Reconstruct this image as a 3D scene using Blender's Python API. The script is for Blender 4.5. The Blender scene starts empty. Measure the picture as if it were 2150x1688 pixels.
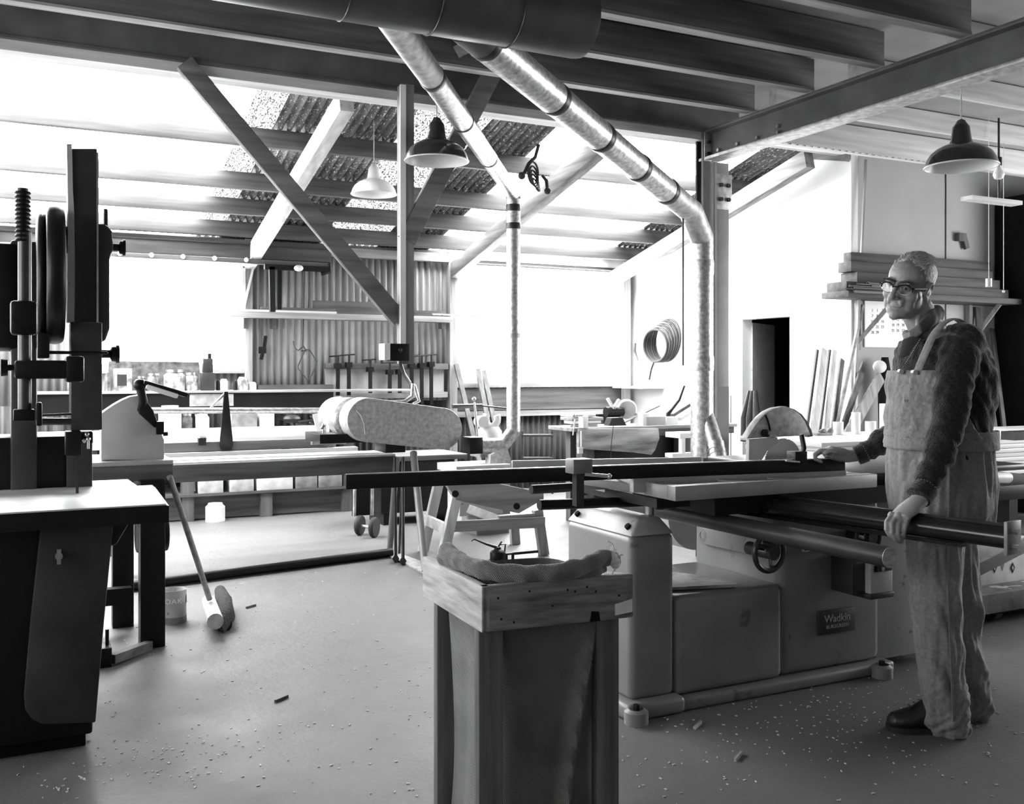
import bpy, bmesh, math, random
from mathutils import Vector, Matrix, noise
from math import sin, cos, pi, radians, atan2, sqrt
random.seed(7)
scn = bpy.context.scene
COL = scn.collection
# ---------------------------------------------------------------- camera model
TH = radians(26.5); S_, C_ = sin(TH), cos(TH)
FPX, CXP, HYP, HC = 2080.0, 1075.0, 782.0, 1.30
FWD = Vector((S_, C_, 0)); RGT = Vector((C_, -S_, 0)); UP = Vector((0, 0, 1))
def P(px, py, d):
    r = (px-CXP)/FPX
    return Vector((d*(S_+C_*r), d*(C_-S_*r), HC+d*(HYP-py)/FPX))
def dY(px, Y): return Y/(C_-S_*(px-CXP)/FPX)
def dX(px, X): return X/(S_+C_*(px-CXP)/FPX)
def dZ(py, z): return (HC-z)*FPX/(py-HYP)
def PY(px, py, Y): return P(px, py, dY(px, Y))
def PX(px, py, X): return P(px, py, dX(px, X))
def PZ(px, py, z): return P(px, py, dZ(py, z))
cam = bpy.data.cameras.new('camera'); camo = bpy.data.objects.new('camera', cam)
COL.objects.link(camo); scn.camera = camo
camo.location = (0, 0, HC); camo.rotation_euler = (pi/2, 0, -TH)
cam.sensor_width = 36; cam.sensor_fit = 'HORIZONTAL'; cam.lens = FPX/2150*36; cam.shift_y = -62/2150
cam.clip_start = .05
scn.view_settings.view_transform = 'Standard'; scn.view_settings.look = 'None'
scn.view_settings.gamma = 1; scn.view_settings.exposure = 0.1
scn.view_settings.use_curve_mapping = False
scn.cycles.use_denoising = True
scn.cycles.use_adaptive_sampling = True; scn.cycles.adaptive_threshold = .03
scn.cycles.max_bounces = 5; scn.cycles.diffuse_bounces = 3; scn.cycles.glossy_bounces = 3
scn.cycles.transmission_bounces = 3; scn.cycles.transparent_max_bounces = 6
scn.cycles.sample_clamp_indirect = 6.0
scn.cycles.caustics_reflective = False; scn.cycles.caustics_refractive = False
# ---------------------------------------------------------------- materials
MATS = {}
def gm(name, v, rough=.6, metal=0, var=.25, scale=6, stretch=(1, 1, 1), bump=0, detail=6, spots=None, coat=0, spec=.5, contrast=(.3, .7)):
    """procedural grey material: noise between v*(1-var) and v*(1+var); spots=(value, scale, threshold)"""
    m = bpy.data.materials.new(name); m.use_nodes = True
    nt = m.node_tree; N = nt.nodes; L = nt.links
    b = N['Principled BSDF']
    tc = N.new('ShaderNodeTexCoord'); mp = N.new('ShaderNodeMapping')
    mp.inputs['Scale'].default_value = stretch
    L.new(tc.outputs['Object'], mp.inputs['Vector'])
    nz = N.new('ShaderNodeTexNoise'); nz.inputs['Scale'].default_value = scale; nz.inputs['Detail'].default_value = detail
    L.new(mp.outputs['Vector'], nz.inputs['Vector'])
    cr = N.new('ShaderNodeValToRGB'); cr.color_ramp.elements[0].position = contrast[0]; cr.color_ramp.elements[1].position = contrast[1]
    a, c = v*(1-var), min(1, v*(1+var))
    cr.color_ramp.elements[0].color = (a, a, a, 1); cr.color_ramp.elements[1].color = (c, c, c, 1)
    L.new(nz.outputs['Fac'], cr.inputs['Fac'])
    out = cr.outputs['Color']
    if spots:
        n2 = N.new('ShaderNodeTexNoise'); n2.inputs['Scale'].default_value = spots[1]; n2.inputs['Detail'].default_value = 4
        mp2 = N.new('ShaderNodeMapping'); mp2.inputs['Scale'].default_value = spots[3] if len(spots) > 3 else (1, 1, 1)
        mp2.inputs['Location'].default_value = (3.1, 1.7, .4)
        L.new(tc.outputs['Object'], mp2.inputs['Vector']); L.new(mp2.outputs['Vector'], n2.inputs['Vector'])
        r2 = N.new('ShaderNodeValToRGB'); r2.color_ramp.elements[0].position = spots[2]; r2.color_ramp.elements[1].position = spots[2]+.05
        L.new(n2.outputs['Fac'], r2.inputs['Fac'])
        mx = N.new('ShaderNodeMix'); mx.data_type = 'RGBA'
        L.new(r2.outputs['Color'], mx.inputs['Factor']); L.new(out, mx.inputs['A']); s = spots[0]
        mx.inputs['B'].default_value = (s, s, s, 1); out = mx.outputs['Result']
    L.new(out, b.inputs['Base Color'])
    b.inputs['Roughness'].default_value = rough; b.inputs['Metallic'].default_value = metal
    b.inputs['Specular IOR Level'].default_value = spec
    b.inputs['Coat Weight'].default_value = coat
    if bump:
        bp = N.new('ShaderNodeBump'); bp.inputs['Strength'].default_value = bump; bp.inputs['Distance'].default_value = .01
        L.new(nz.outputs['Fac'], bp.inputs['Height']); L.new(bp.outputs['Normal'], b.inputs['Normal'])
    MATS[name] = m; return m
def em(name, strength, v=1.0, base=.8):
    m = bpy.data.materials.new(name); m.use_nodes = True
    b = m.node_tree.nodes['Principled BSDF']
    b.inputs['Base Color'].default_value = (base,)*3+(1,); b.inputs['Roughness'].default_value = .4
    b.inputs['Emission Color'].default_value = (v, v, v, 1); b.inputs['Emission Strength'].default_value = strength
    MATS[name] = m; return m
W = lambda ax: {'x': (.6, 9, 9), 'y': (9, .6, 9), 'z': (9, 9, .6)}[ax]
for ax in 'xyz':
    gm('wood_'+ax, .30, .7, var=.4, scale=2.2, stretch=W(ax), bump=.15)
    gm('wood_mid_'+ax, .17, .7, var=.45, scale=2.2, stretch=W(ax), bump=.15)
    gm('wood_dim_'+ax, .07, .75, var=.5, scale=2.2, stretch=W(ax), bump=.15)
    gm('wood_dark_'+ax, .10, .65, var=.5, scale=2.2, stretch=W(ax), bump=.15)
    gm('wood_pale_'+ax, .62, .7, var=.25, scale=2.2, stretch=W(ax), bump=.1)
gm('steel_beam', .10, .5, var=.3, scale=5, metal=.0, bump=.05)
gm('beam_light', .30, .6, var=.3, scale=8)
gm('galv', .58, .38, metal=.85, var=.42, scale=42, stretch=(1, 1, 1), bump=.06)
gm('galv_dull', .50, .5, metal=.6, var=.35, scale=22, bump=.05)
gm('band_black', .012, .4, var=.2)
gm('duct_dark', .07, .45, metal=.3, var=.3, scale=4)
gm('machine', .20, .38, var=.12, scale=5, spots=(.11, 9, .66))
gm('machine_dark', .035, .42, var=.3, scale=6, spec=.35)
gm('machine_light', .42, .4, var=.15, scale=7, spots=(.2, 20, .66))
gm('black_iron', .005, .42, var=.4, scale=7, spec=.3)
gm('black_soft', .005, .8, var=.4, scale=7, spec=.2)
gm('steel', .5, .28, metal=.9, var=.25, scale=14)
gm('steel_top', .62, .42, metal=.35, var=.2, scale=5, spots=(.3, 13, .7))
gm('steel_dark', .05, .3, metal=.5, var=.3, scale=9)
gm('chrome', .8, .12, metal=1, var=.1)
gm('white_paint', .85, .5, var=.06, scale=4)
gm('white_wall', .84, .7, var=.05, scale=1.2)
gm('enamel_dark', .03, .25, var=.2, coat=.5)
gm('enamel_white', .85, .3, var=.05)
gm('guard_alu', .42, .55, metal=.25, var=.3, scale=38)
gm('rubber', .012, .7, var=.2)
gm('dusty', .35, .8, var=.4, scale=12)
gm('paper', .75, .8, var=.2, scale=9)
gm('grime', .16, .75, var=.6, scale=7, spots=(.5, 11, .6))
gm('clutter_mid', .25, .6, var=.5, scale=10)
gm('clutter_pale', .55, .6, var=.4, scale=10)
# ---------------------------------------------------------------- mesh builder
_jr = random.Random(99)
class M:
    def __init__(s): s.bm = bmesh.new()
    def poly(s, vs, faces):
        v = [s.bm.verts.new(p) for p in vs]
        for f in faces:
            try: s.bm.faces.new([v[i] for i in f])
            except ValueError: pass
        return v
    def box(s, x0, y0, z0, x1, y1, z1):
        x0, x1 = sorted((x0, x1)); y0, y1 = sorted((y0, y1)); z0, z1 = sorted((z0, z1))
        e = _jr.uniform(.0001, .0007); x0 -= e; x1 += e; y0 -= e; y1 += e; z0 = z0-e if z0 > .002 else z0; z1 += e
        s.poly([(x0, y0, z0), (x1, y0, z0), (x1, y1, z0), (x0, y1, z0), (x0, y0, z1), (x1, y0, z1), (x1, y1, z1), (x0, y1, z1)],
               [(0, 3, 2, 1), (4, 5, 6, 7), (0, 1, 5, 4), (1, 2, 6, 5), (2, 3, 7, 6), (3, 0, 4, 7)]); return s
    def beam(s, p0, p1, w, h, up=(0, 0, 1), off=(0, 0)):
        p0, p1 = Vector(p0), Vector(p1); d = (p1-p0).normalized(); u = Vector(up)
        if abs(d.dot(u)) > .99: u = Vector((0, 1, 0))
        a = d.cross(u).normalized(); b = a.cross(d).normalized()
        vs = []
        for p in (p0, p1):
            for i, j in ((-1, -1), (1, -1), (1, 1), (-1, 1)):
                vs.append(p+a*(i*w/2+off[0])+b*(j*h/2+off[1]))
        s.poly(vs, [(0, 3, 2, 1), (4, 5, 6, 7), (0, 1, 5, 4), (1, 2, 6, 5), (2, 3, 7, 6), (3, 0, 4, 7)]); return s
    def prism(s, pts, ext):
        pts = [Vector(p) for p in pts]; e = Vector(ext); n = len(pts)
        s.poly(pts+[p+e for p in pts], [tuple(range(n))[::-1], tuple(range(n, 2*n))]+[(i, (i+1) % n, n+(i+1) % n, n+i) for i in range(n)]); return s
    def tube(s, pts, r, n=12, cap=True, closed=False, sq=1.0):
        pts = [Vector(p) for p in pts]; k = len(pts)
        rs = r if isinstance(r, (list, tuple)) else [r]*k
        rings = []; prev = None
        for i, p in enumerate(pts):
            if closed: t = (pts[(i+1) % k]-pts[i-1])
            else: t = (pts[min(i+1, k-1)]-pts[max(i-1, 0)])
            if t.length < 1e-9: t = Vector((0, 0, 1))
            t.normalize()
            if prev is None:
                a = t.cross(Vector((0, 0, 1)))
                if a.length < .1: a = t.cross(Vector((0, 1, 0)))
            else:
                a = prev-t*prev.dot(t)
                if a.length < 1e-5: a = t.cross(Vector((0, 1, 0)))
            a.normalize(); prev = a; b = t.cross(a)
            rr = rs[i]; ra, rb = rr if isinstance(rr, tuple) else (rr, rr*sq)
            rings.append([s.bm.verts.new(p+a*(ra*cos(2*pi*j/n))+b*(rb*sin(2*pi*j/n))) for j in range(n)])
        m = k if closed else k-1
        for i in range(m):
            A, B = rings[i], rings[(i+1) % k]
            for j in range(n): s.bm.faces.new((A[j], A[(j+1) % n], B[(j+1) % n], B[j]))
        if cap and not closed:
            s.bm.faces.new(rings[0][::-1]); s.bm.faces.new(rings[-1])
        return s
    def cyl(s, p0, p1, r, r1=None, n=20): return s.tube([p0, p1], [r, r if r1 is None else r1], n)
    def lathe(s, prof, c, axis=(0, 0, 1), n=28, a0=0, a1=2*pi):
        """prof: list of (radius, height along axis)"""
        c = Vector(c); ax = Vector(axis).normalized()
        a = ax.cross(Vector((0, 0, 1)))
        if a.length < .1: a = Vector((1, 0, 0))
        a.normalize(); b = ax.cross(a)
        full = abs(a1-a0-2*pi) < 1e-6; cols = n if full else n+1
        R = [[s.bm.verts.new(c+ax*h+(a*cos(a0+(a1-a0)*j/n)+b*sin(a0+(a1-a0)*j/n))*max(r, 1e-4)) for j in range(cols)] for r, h in prof]
        for i in range(len(R)-1):
            for j in range(n):
                s.bm.faces.new((R[i][j], R[i][(j+1) % cols], R[i+1][(j+1) % cols], R[i+1][j]))
        return s
    def ball(s, c, r, sc=(1, 1, 1), n=16, rot=None):
        mt = Matrix.Translation(c) @ (rot.to_4x4() if rot else Matrix.Identity(4)) @ Matrix.Diagonal((r*sc[0], r*sc[1], r*sc[2], 1))
        bmesh.ops.create_uvsphere(s.bm, u_segments=n, v_segments=max(6, n*2//3), radius=1, matrix=mt); return s
    def torus(s, c, R, r, axis=(0, 0, 1), n=32, m=8, sc=(1, 1)):
        c = Vector(c); ax = Vector(axis).normalized(); a = ax.cross(Vector((0, 0, 1)))
        if a.length < .1: a = Vector((1, 0, 0))
        a.normalize(); b = ax.cross(a)
        return s.tube([c+a*(R*sc[0]*cos(2*pi*i/n))+b*(R*sc[1]*sin(2*pi*i/n)) for i in range(n)], r, m, closed=True)
def wloc(o):
    v = Vector((0, 0, 0))
    while o: v += o.location; o = o.parent
    return v
def obj(name, m, mat, parent=None, bevel=0, smooth=38, solid=0, label=None, seg=2):
    bm = m.bm
    bmesh.ops.remove_doubles(bm, verts=bm.verts, dist=1e-5) if False else None
    bmesh.ops.recalc_face_normals(bm, faces=bm.faces)
    if bevel:
        ed = [e for e in bm.edges if len(e.link_faces) == 2 and e.calc_face_angle(0) > radians(40)]
        bmesh.ops.bevel(bm, geom=ed, offset=bevel, segments=seg, affect='EDGES', profile=.5, clamp_overlap=True)
    if parent: base = wloc(parent)
    else:
        xs = [v.co for v in bm.verts]
        base = Vector(((min(v.x for v in xs)+max(v.x for v in xs))/2, (min(v.y for v in xs)+max(v.y for v in xs))/2, min(v.z for v in xs)))
    bmesh.ops.translate(bm, verts=bm.verts, vec=-base)
    me = bpy.data.meshes.new(name); bm.to_mesh(me); bm.free()
    if smooth: me.shade_smooth(); me.set_sharp_from_angle(angle=radians(smooth))
    ms = mat if isinstance(mat, (list, tuple)) else [mat]
    for k in ms: me.materials.append(MATS[k] if isinstance(k, str) else k)
    o = bpy.data.objects.new(name, me); COL.objects.link(o)
    if parent: o.parent = parent
    else: o.location = base
    if solid:
        md = o.modifiers.new('s', 'SOLIDIFY'); md.thickness = solid; md.offset = 0
    if label: o['label'] = label
    return o
def tag(o, label, cat, group=None, kind=None):
    o['label'] = label; o['category'] = cat
    if group: o['group'] = group
    if kind: o['kind'] = kind
    return o
def thing(name, label, cat, loc, group=None):
    o = bpy.data.objects.new(name, None); COL.objects.link(o); o.location = loc
    o.empty_display_size = .1
    return tag(o, label, cat, group)
def struct(name, m, mat, **k):
    o = obj(name, m, mat, **k)
    o['kind'] = 'structure'; return o
def kids(o): return [c for c in bpy.data.objects if c.parent == o]
def copy_tree(o, parent=None):
    c = o.copy(); COL.objects.link(c); c.parent = parent
    for ch in kids(o): copy_tree(ch, c)
    return c
def text_mesh(txt, size, ext=.002, shear=0, spacing=1.0):
    cu = bpy.data.curves.new('t', 'FONT'); cu.body = txt; cu.size = size; cu.extrude = ext; cu.shear = shear
    cu.align_x = 'CENTER'; cu.align_y = 'CENTER'; cu.space_character = spacing; cu.resolution_u = 4
    o = bpy.data.objects.new('t', cu); COL.objects.link(o)
    dg = bpy.context.evaluated_depsgraph_get(); me = bpy.data.meshes.new_from_object(o.evaluated_get(dg))
    bpy.data.objects.remove(o); return me
def add_text(m, txt, size, mt, **k):
    me = text_mesh(txt, size, **k); me.transform(mt); m.bm.from_mesh(me); return m
# ================================================================ SETTING
YB, XR, XL, YF = 9.9, 6.5, -2.6, -3.2
EAVE, SL, YRDG = 2.62, .245, 6.9
def roofz(Y): return EAVE+SL*(YB-Y)
# floor --------------------------------------------------------
def floor_mat():
    m = bpy.data.materials.new('concrete'); m.use_nodes = True; nt = m.node_tree; N = nt.nodes; L = nt.links
    b = N['Principled BSDF']; tc = N.new('ShaderNodeTexCoord')
    def nz(sc, det=8, st=(1, 1, 1), loc=(0, 0, 0), rough=.6):
        mp = N.new('ShaderNodeMapping'); mp.inputs['Scale'].default_value = st; mp.inputs['Location'].default_value = loc
        L.new(tc.outputs['Object'], mp.inputs['Vector'])
        n = N.new('ShaderNodeTexNoise'); n.inputs['Scale'].default_value = sc; n.inputs['Detail'].default_value = det; n.inputs['Roughness'].default_value = rough
        L.new(mp.outputs['Vector'], n.inputs['Vector']); return n.outputs['Fac']
    def ramp(f, p0, p1, a, c):
        r = N.new('ShaderNodeValToRGB'); r.color_ramp.elements[0].position = p0; r.color_ramp.elements[1].position = p1
        r.color_ramp.elements[0].color = (a, a, a, 1); r.color_ramp.elements[1].color = (c, c, c, 1); L.new(f, r.inputs['Fac']); return r.outputs['Color']
    def mix(f, A, B, t='MIX'):
        x = N.new('ShaderNodeMix'); x.data_type = 'RGBA'; x.blend_type = t
        if isinstance(f, float): x.inputs['Factor'].default_value = f
        else: L.new(f, x.inputs['Factor'])
        L.new(A, x.inputs['A'])
        if isinstance(B, float): x.inputs['B'].default_value = (B, B, B, 1)
        else: L.new(B, x.inputs['B'])
        return x.outputs['Result']
    base = ramp(nz(1.1), .3, .7, .60, .80)
    fine = ramp(nz(60, 4), .3, .7, .55, 1.25)
    c = mix(1.0, base, fine, 'MULTIPLY')
    c = mix(ramp(nz(.9, 6, loc=(4, 2, 0)), .52, .66, 0, .6), c, .12)      # damp looking patches
    c = mix(ramp(nz(3.5, 8, (1, .5, 1), (1, 5, 0)), .62, .7, 0, .55), c, .09)
    c = mix(ramp(nz(34, 3, (1, 2.4, 1), (7, 1, 0)), .70, .74, 0, .6), c, .6)       # shavings
    c = mix(ramp(nz(9, 8, (1, .6, 1), (2, 9, 0), .75), .5, .72, 0, .45), c, .14)
    c = mix(ramp(nz(140, 3, (1, 1, 1), (2, 9, 0)), .60, .66, 0, .5), c, .12)
    # dark patch in front of the panel saw and another by the band saw
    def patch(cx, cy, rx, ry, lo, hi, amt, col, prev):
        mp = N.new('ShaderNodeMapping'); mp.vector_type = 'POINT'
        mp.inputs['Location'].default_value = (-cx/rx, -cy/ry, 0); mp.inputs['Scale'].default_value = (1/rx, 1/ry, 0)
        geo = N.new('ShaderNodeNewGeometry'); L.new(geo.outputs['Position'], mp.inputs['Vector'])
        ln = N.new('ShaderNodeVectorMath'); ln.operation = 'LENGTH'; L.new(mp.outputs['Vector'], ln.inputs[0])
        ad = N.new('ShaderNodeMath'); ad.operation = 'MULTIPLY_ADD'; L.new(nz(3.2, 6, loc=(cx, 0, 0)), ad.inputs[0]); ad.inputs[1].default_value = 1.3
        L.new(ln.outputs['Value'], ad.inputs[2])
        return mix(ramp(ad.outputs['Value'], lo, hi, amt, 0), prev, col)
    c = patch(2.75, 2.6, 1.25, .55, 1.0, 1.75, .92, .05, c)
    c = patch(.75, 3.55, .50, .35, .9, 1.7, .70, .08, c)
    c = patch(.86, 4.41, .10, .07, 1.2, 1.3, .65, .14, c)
    L.new(c, b.inputs['Base Color'])
    L.new(ramp(nz(2.0), .3, .7, .48, .70), b.inputs['Roughness'])
    bp = N.new('ShaderNodeBump'); bp.inputs['Strength'].default_value = .3; bp.inputs['Distance'].default_value = .01
    L.new(nz(25, 6), bp.inputs['Height']); L.new(bp.outputs['Normal'], b.inputs['Normal'])
    MATS['concrete'] = m
floor_mat()
struct('floor', M().box(XL-.2, YF-.2, -.1, 11, YB+.3, 0), 'concrete', smooth=0)
# corrugated sheets ---------------------------------------------
def corr(m, x0, x1, f0, f1, nrm, pitch=.07, amp=.017, k=6):
    """sheet between rails f0(x) and f1(x), waved along nrm"""
    n = max(2, int((x1-x0)/pitch*k)); prev = None; nrm = Vector(nrm)
    for i in range(n+1):
        x = x0+(x1-x0)*i/n; o = nrm*(amp*sin(2*pi*x/pitch))
        a, b = m.bm.verts.new(Vector(f0(x))+o), m.bm.verts.new(Vector(f1(x))+o)
        if prev: m.bm.faces.new((prev[0], a, b, prev[1]))
        prev = (a, b)
# back wall with two openings
wz = lambda py, px, Y=YB: PY(px, py, Y).z
W1 = (PY(140, 0, YB).x, PY(512, 0, YB).x, wz(775, 400), wz(540, 400))
W2 = (PY(958, 0, YB).x, PY(1302, 0, YB).x, wz(803, 1130), wz(556, 1130))
gm('corrugated', .36, .5, var=.28, scale=2.5, stretch=(3, 3, .7), metal=.1, contrast=(.3, .7))
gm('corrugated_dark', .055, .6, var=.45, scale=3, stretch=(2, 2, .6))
def wallpatch(m, x0, x1, z0, z1): corr(m, x0, x1, lambda x: (x, YB, z0), lambda x: (x, YB, z1), (0, -1, 0))
m = M()
wallpatch(m, XL, W1[0], 1.0, EAVE+.1); wallpatch(m, W1[0], W1[1], 1.0, W1[2]); wallpatch(m, W1[0], W1[1], W1[3], EAVE+.1)
wallpatch(m, W1[1], W2[0], 1.0, EAVE+.1); wallpatch(m, W2[0], W2[1], 1.0, W2[2]); wallpatch(m, W2[0], W2[1], W2[3], EAVE+.1); wallpatch(m, W2[1], XR, 1.0, EAVE+.1)
wb = struct('wall_back', m, 'corrugated', solid=.003)
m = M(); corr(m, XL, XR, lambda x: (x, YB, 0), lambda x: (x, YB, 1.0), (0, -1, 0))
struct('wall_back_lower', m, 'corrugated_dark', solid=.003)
em('daylight_glass', 22.0)
em('daylight_glass_side', 6.5); em('daylight_glass_right', 13.0)
def window(n, wb4, Y=YB+.03, mul=()):
    x0, x1, z0, z1 = wb4
    fr = M(); t = .045
    fr.box(x0-.02, Y-.05, z0-.02, x1+.02, Y+.02, z0+t); fr.box(x0-.02, Y-.05, z1-t, x1+.02, Y+.02, z1+.02)
    fr.box(x0-.02, Y-.05, z0, x0+t, Y+.02, z1); fr.box(x1-t, Y-.05, z0, x1+.02, Y+.02, z1)
    for q in mul: fr.box(q-.006, Y-.02, z0, q+.006, Y-.005, z1)
    o = struct(n, fr, 'wood_pale_z')
    obj('window_pane', M().box(x0, Y, z0, x1, Y+.006, z1), 'daylight_glass', o, smooth=0)
    return o
window('window_1', W1); window('window_2', W2)
struct('window_sill_1', M().box(W1[0], YB-.10, W1[2]-.04, W1[1]+.05, YB+.0, W1[2]), 'wood_x')
struct('window_sill_2', M().box(W2[0]-.05, YB-.10, W2[2]-.05, W2[1]+.05, YB, W2[2]-.005), 'wood_x')
# dark board band under window two
struct('trim_1', M().box(W2[0]-.05, YB-.07, W2[2]-.30, W2[1]+.02, YB-.02, W2[2]-.06), 'wood_dark_x')
struct('trim_2', M().box(W2[0]-.05, YB-.08, W2[2]-.37, XR-.02, YB-.02, W2[2]-.31), 'wood_x')
# outside ground and sky seen beyond
# right wall X=XR from back corner to Y=YC, with door hole
YC = PX(1787, 0, XR).y
DY0, DY1, DZ = PX(1658, 0, XR).y, PX(1562, 0, XR).y, PX(1658, 664, XR).z
def rooftop(Y): return min(roofz(Y)-.02, roofz(YRDG)-.28*(YRDG-Y) if Y < YRDG else 9)
m = M()
def quadwall(y0, y1, z0, z1a, z1b):
    m.prism([(XR, y0, z0), (XR, y1, z0), (XR, y1, z1b), (XR, y0, z1a)], (.08, 0, 0))
quadwall(YC, DY0, 0, rooftop(YC), rooftop(YRDG) if DY0 > YRDG else rooftop(DY0))
quadwall(DY0, DY1, DZ, rooftop(DY0), rooftop(DY1)); quadwall(DY1, YB, 0, rooftop(DY1), rooftop(YB))
struct('wall_right', m, 'white_wall', smooth=0)
struct('wall_right_panel', M().box(XR+.081, YC, 0, 9.6, YC+.08, 3.22), gm('fibreboard', .40, .7, var=.08, scale=2), smooth=0)
struct('trim_3', M().box(PY(1985, 0, YC).x-.006, YC-.006, .6, PY(1985, 0, YC).x+.006, YC, 3.2), 'machine_dark')
# store room beyond the door
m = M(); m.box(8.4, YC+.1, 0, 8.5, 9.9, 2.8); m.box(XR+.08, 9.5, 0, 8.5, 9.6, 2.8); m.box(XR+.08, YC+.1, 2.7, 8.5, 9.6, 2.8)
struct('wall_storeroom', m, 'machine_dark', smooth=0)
d = struct('door_1', M().box(XR-.005, DY1-.045, .01, XR+.04, DY1, DZ) if False else M().prism([(XR+.085, DY1-.03, .01), (XR+.66, DY1+.30, .01), (XR+.64, DY1+.335, .01), (XR+.085, DY1+.01, .01)], (0, 0, DZ-.04)), 'machine_light', bevel=.003)
lk = M(); pz = PX(1568, 790, XR); lk.torus((XR+.11, DY1+.028, pz.z), .022, .008, axis=(.5, -.87, 0)); obj('door_lock', lk, 'chrome', d)
m = M(); m.box(XR-.02, DY1, 0, XR+.1, DY1+.07, DZ+.07); m.box(XR-.02, DY0, DZ, XR+.1, DY1, DZ+.07)
struct('trim_4', m, 'white_paint')
m = M(); m.beam((XR-.04, YRDG, rooftop(YRDG)-.02), (XR-.04, YB, rooftop(YB)-.02), .06, .12); m.beam((XR-.04, YRDG, rooftop(YRDG)-.02), (XR-.04, YC, rooftop(YC)-.02), .06, .12)
struct('trim_5', m, 'wood_mid_y')
# timber plate over the right hand panel wall
struct('trim_6', M().box(4.6, YC-.06, 3.20, 9.6, YC+.04, 3.32), 'wood_pale_x')
# left wall (out of frame) with big windows, front wall, far right wall
m = M(); m.box(XL-.1, YF, 0, XL, YB, .9); m.box(XL-.1, YF, 2.5, XL, YB, 4)
for y in (YF, 1.2, 5.0, 8.8): m.box(XL-.1, y-.4, .9, XL, y+.4, 2.5)
struct('wall_left', m, 'dusty', smooth=0)
def sidewin(n, x, y0, y1, z0, z1, mt='daylight_glass_side'):
    fr = M(); t = .05
    fr.box(x-.03, y0, z0, x+.03, y1, z0+t); fr.box(x-.03, y0, z1-t, x+.03, y1, z1); fr.box(x-.03, y0, z0, x+.03, y0+t, z1); fr.box(x-.03, y1-t, z0, x+.03, y1, z1)
    o = struct(n, fr, 'wood_pale_z'); obj('window_pane', M().box(x-.01, y0, z0, x, y1, z1), mt, o, smooth=0)
sidewin('window_3', XL-.05, 1.6, 4.6, .9, 2.5); sidewin('window_4', XL-.05, 5.4, 8.4, .9, 2.5)
struct('wall_front', M().box(XL, YF-.1, 0, 10, YF, 3.4), 'dusty', smooth=0)
m = M(); m.box(9.6, YF, 0, 9.7, YC+.1, .8); m.box(9.6, YF, 2.6, 9.7, YC+.1, 3.4); m.box(9.6, YF, .8, 9.7, 1.0, 2.6); m.box(9.6, 4.8, .8, 9.7, YC+.1, 2.6)
struct('wall_far_right', m, 'dusty', smooth=0)
sidewin('window_5', 9.65, 1.0, 4.8, .8, 2.6, 'daylight_glass_right')
# ceiling over near bay
YM = 5.62
gm('ceiling_board', .34, .8, var=.15, scale=3, bump=.05)
struct('ceiling', M().box(XL, YF, 3.20, 9.8, YM+.05, 3.24), 'ceiling_board', smooth=0)
m = M(); m.prism([(XL, YM+.05, 3.20), (9.8, YM+.05, 3.20), (9.8, YM+.05, 3.24), (XL, YM+.05, 3.24)], (0, .0001, 0))
# roof back slope -------------------------------------------------
gm('roof_opaque', .10, .5, var=.6, scale=9, stretch=(2, .6, 1), spots=(.85, 75, .60, (1.6, .35, 1)))  # white specks paint the glints of the foil sarking into the colour
em('skylight_sheet', 20.0)
def skymat():
    m = bpy.data.materials.new('skylight_mottled'); m.use_nodes = True; nt = m.node_tree; N = nt.nodes; L = nt.links; b = N['Principled BSDF']
    tc = N.new('ShaderNodeTexCoord'); mp = N.new('ShaderNodeMapping'); mp.inputs['Scale'].default_value = (1.5, .5, 1); L.new(tc.outputs['Object'], mp.inputs['Vector'])
    n = N.new('ShaderNodeTexNoise'); n.inputs['Scale'].default_value = 75; n.inputs['Detail'].default_value = 2; L.new(mp.outputs['Vector'], n.inputs['Vector'])
    r = N.new('ShaderNodeValToRGB'); r.color_ramp.elements[0].position = .44; r.color_ramp.elements[1].position = .52
    L.new(n.outputs['Fac'], r.inputs['Fac']); L.new(r.outputs['Color'], b.inputs['Emission Color']); b.inputs['Emission Strength'].default_value = 1.6
    b.inputs['Base Color'].default_value = (.15, .15, .15, 1); MATS['skylight_mottled'] = m
skymat()
def roofsheet(name, x0, x1, mt, y0=YRDG, y1=YB+.1):
    m = M(); corr(m, x0, x1, lambda x: (x, y0, roofz(y0)), lambda x: (x, y1, roofz(y1)), (0, 0, 1), k=5)
    return struct(name, m, mt, solid=0)
roofsheet('ceiling_slope', 1.75, 2.75, 'roof_opaque'); roofsheet('ceiling_slope', 3.35, 3.95, 'roof_opaque'); roofsheet('ceiling_slope', 6.0, XR, 'roof_opaque')
roofsheet('ceiling_skylight', XL, 1.5, 'skylight_sheet'); roofsheet('ceiling_skylight', 1.5, 1.75, 'skylight_mottled')
roofsheet('ceiling_skylight', 2.75, 3.35, 'skylight_mottled'); roofsheet('ceiling_skylight', 3.95, 6.0, 'skylight_sheet')
m = M(); corr(m, XL, XR, lambda x: (x, YM, roofz(YRDG)-.28*(YRDG-YM)), lambda x: (x, YRDG, roofz(YRDG)), (0, 0, 1), k=4)
struct('ceiling_front_slope', m, 'roof_opaque')
m = M(); m.prism([(XR, YC, 3.2), (9.8, YC, 3.2), (9.8, YM, 3.2), (XR-.0, YM, 3.2)], (0, 0, .04)); m.box(XR-.1, YM, 3.2, 9.8, YC+.1, 3.24)
m = M().box(4.55, YM+.05, 3.2, 9.8, YC+.1, 3.24); struct('ceiling_right', m, 'ceiling_board', smooth=0)
# upstand closing the gap above the main beam
struct('trim_7', M().box(XL, YM+.03, 3.2, 9.8, YM+.06, roofz(YRDG)), 'ceiling_board', smooth=0)
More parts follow.
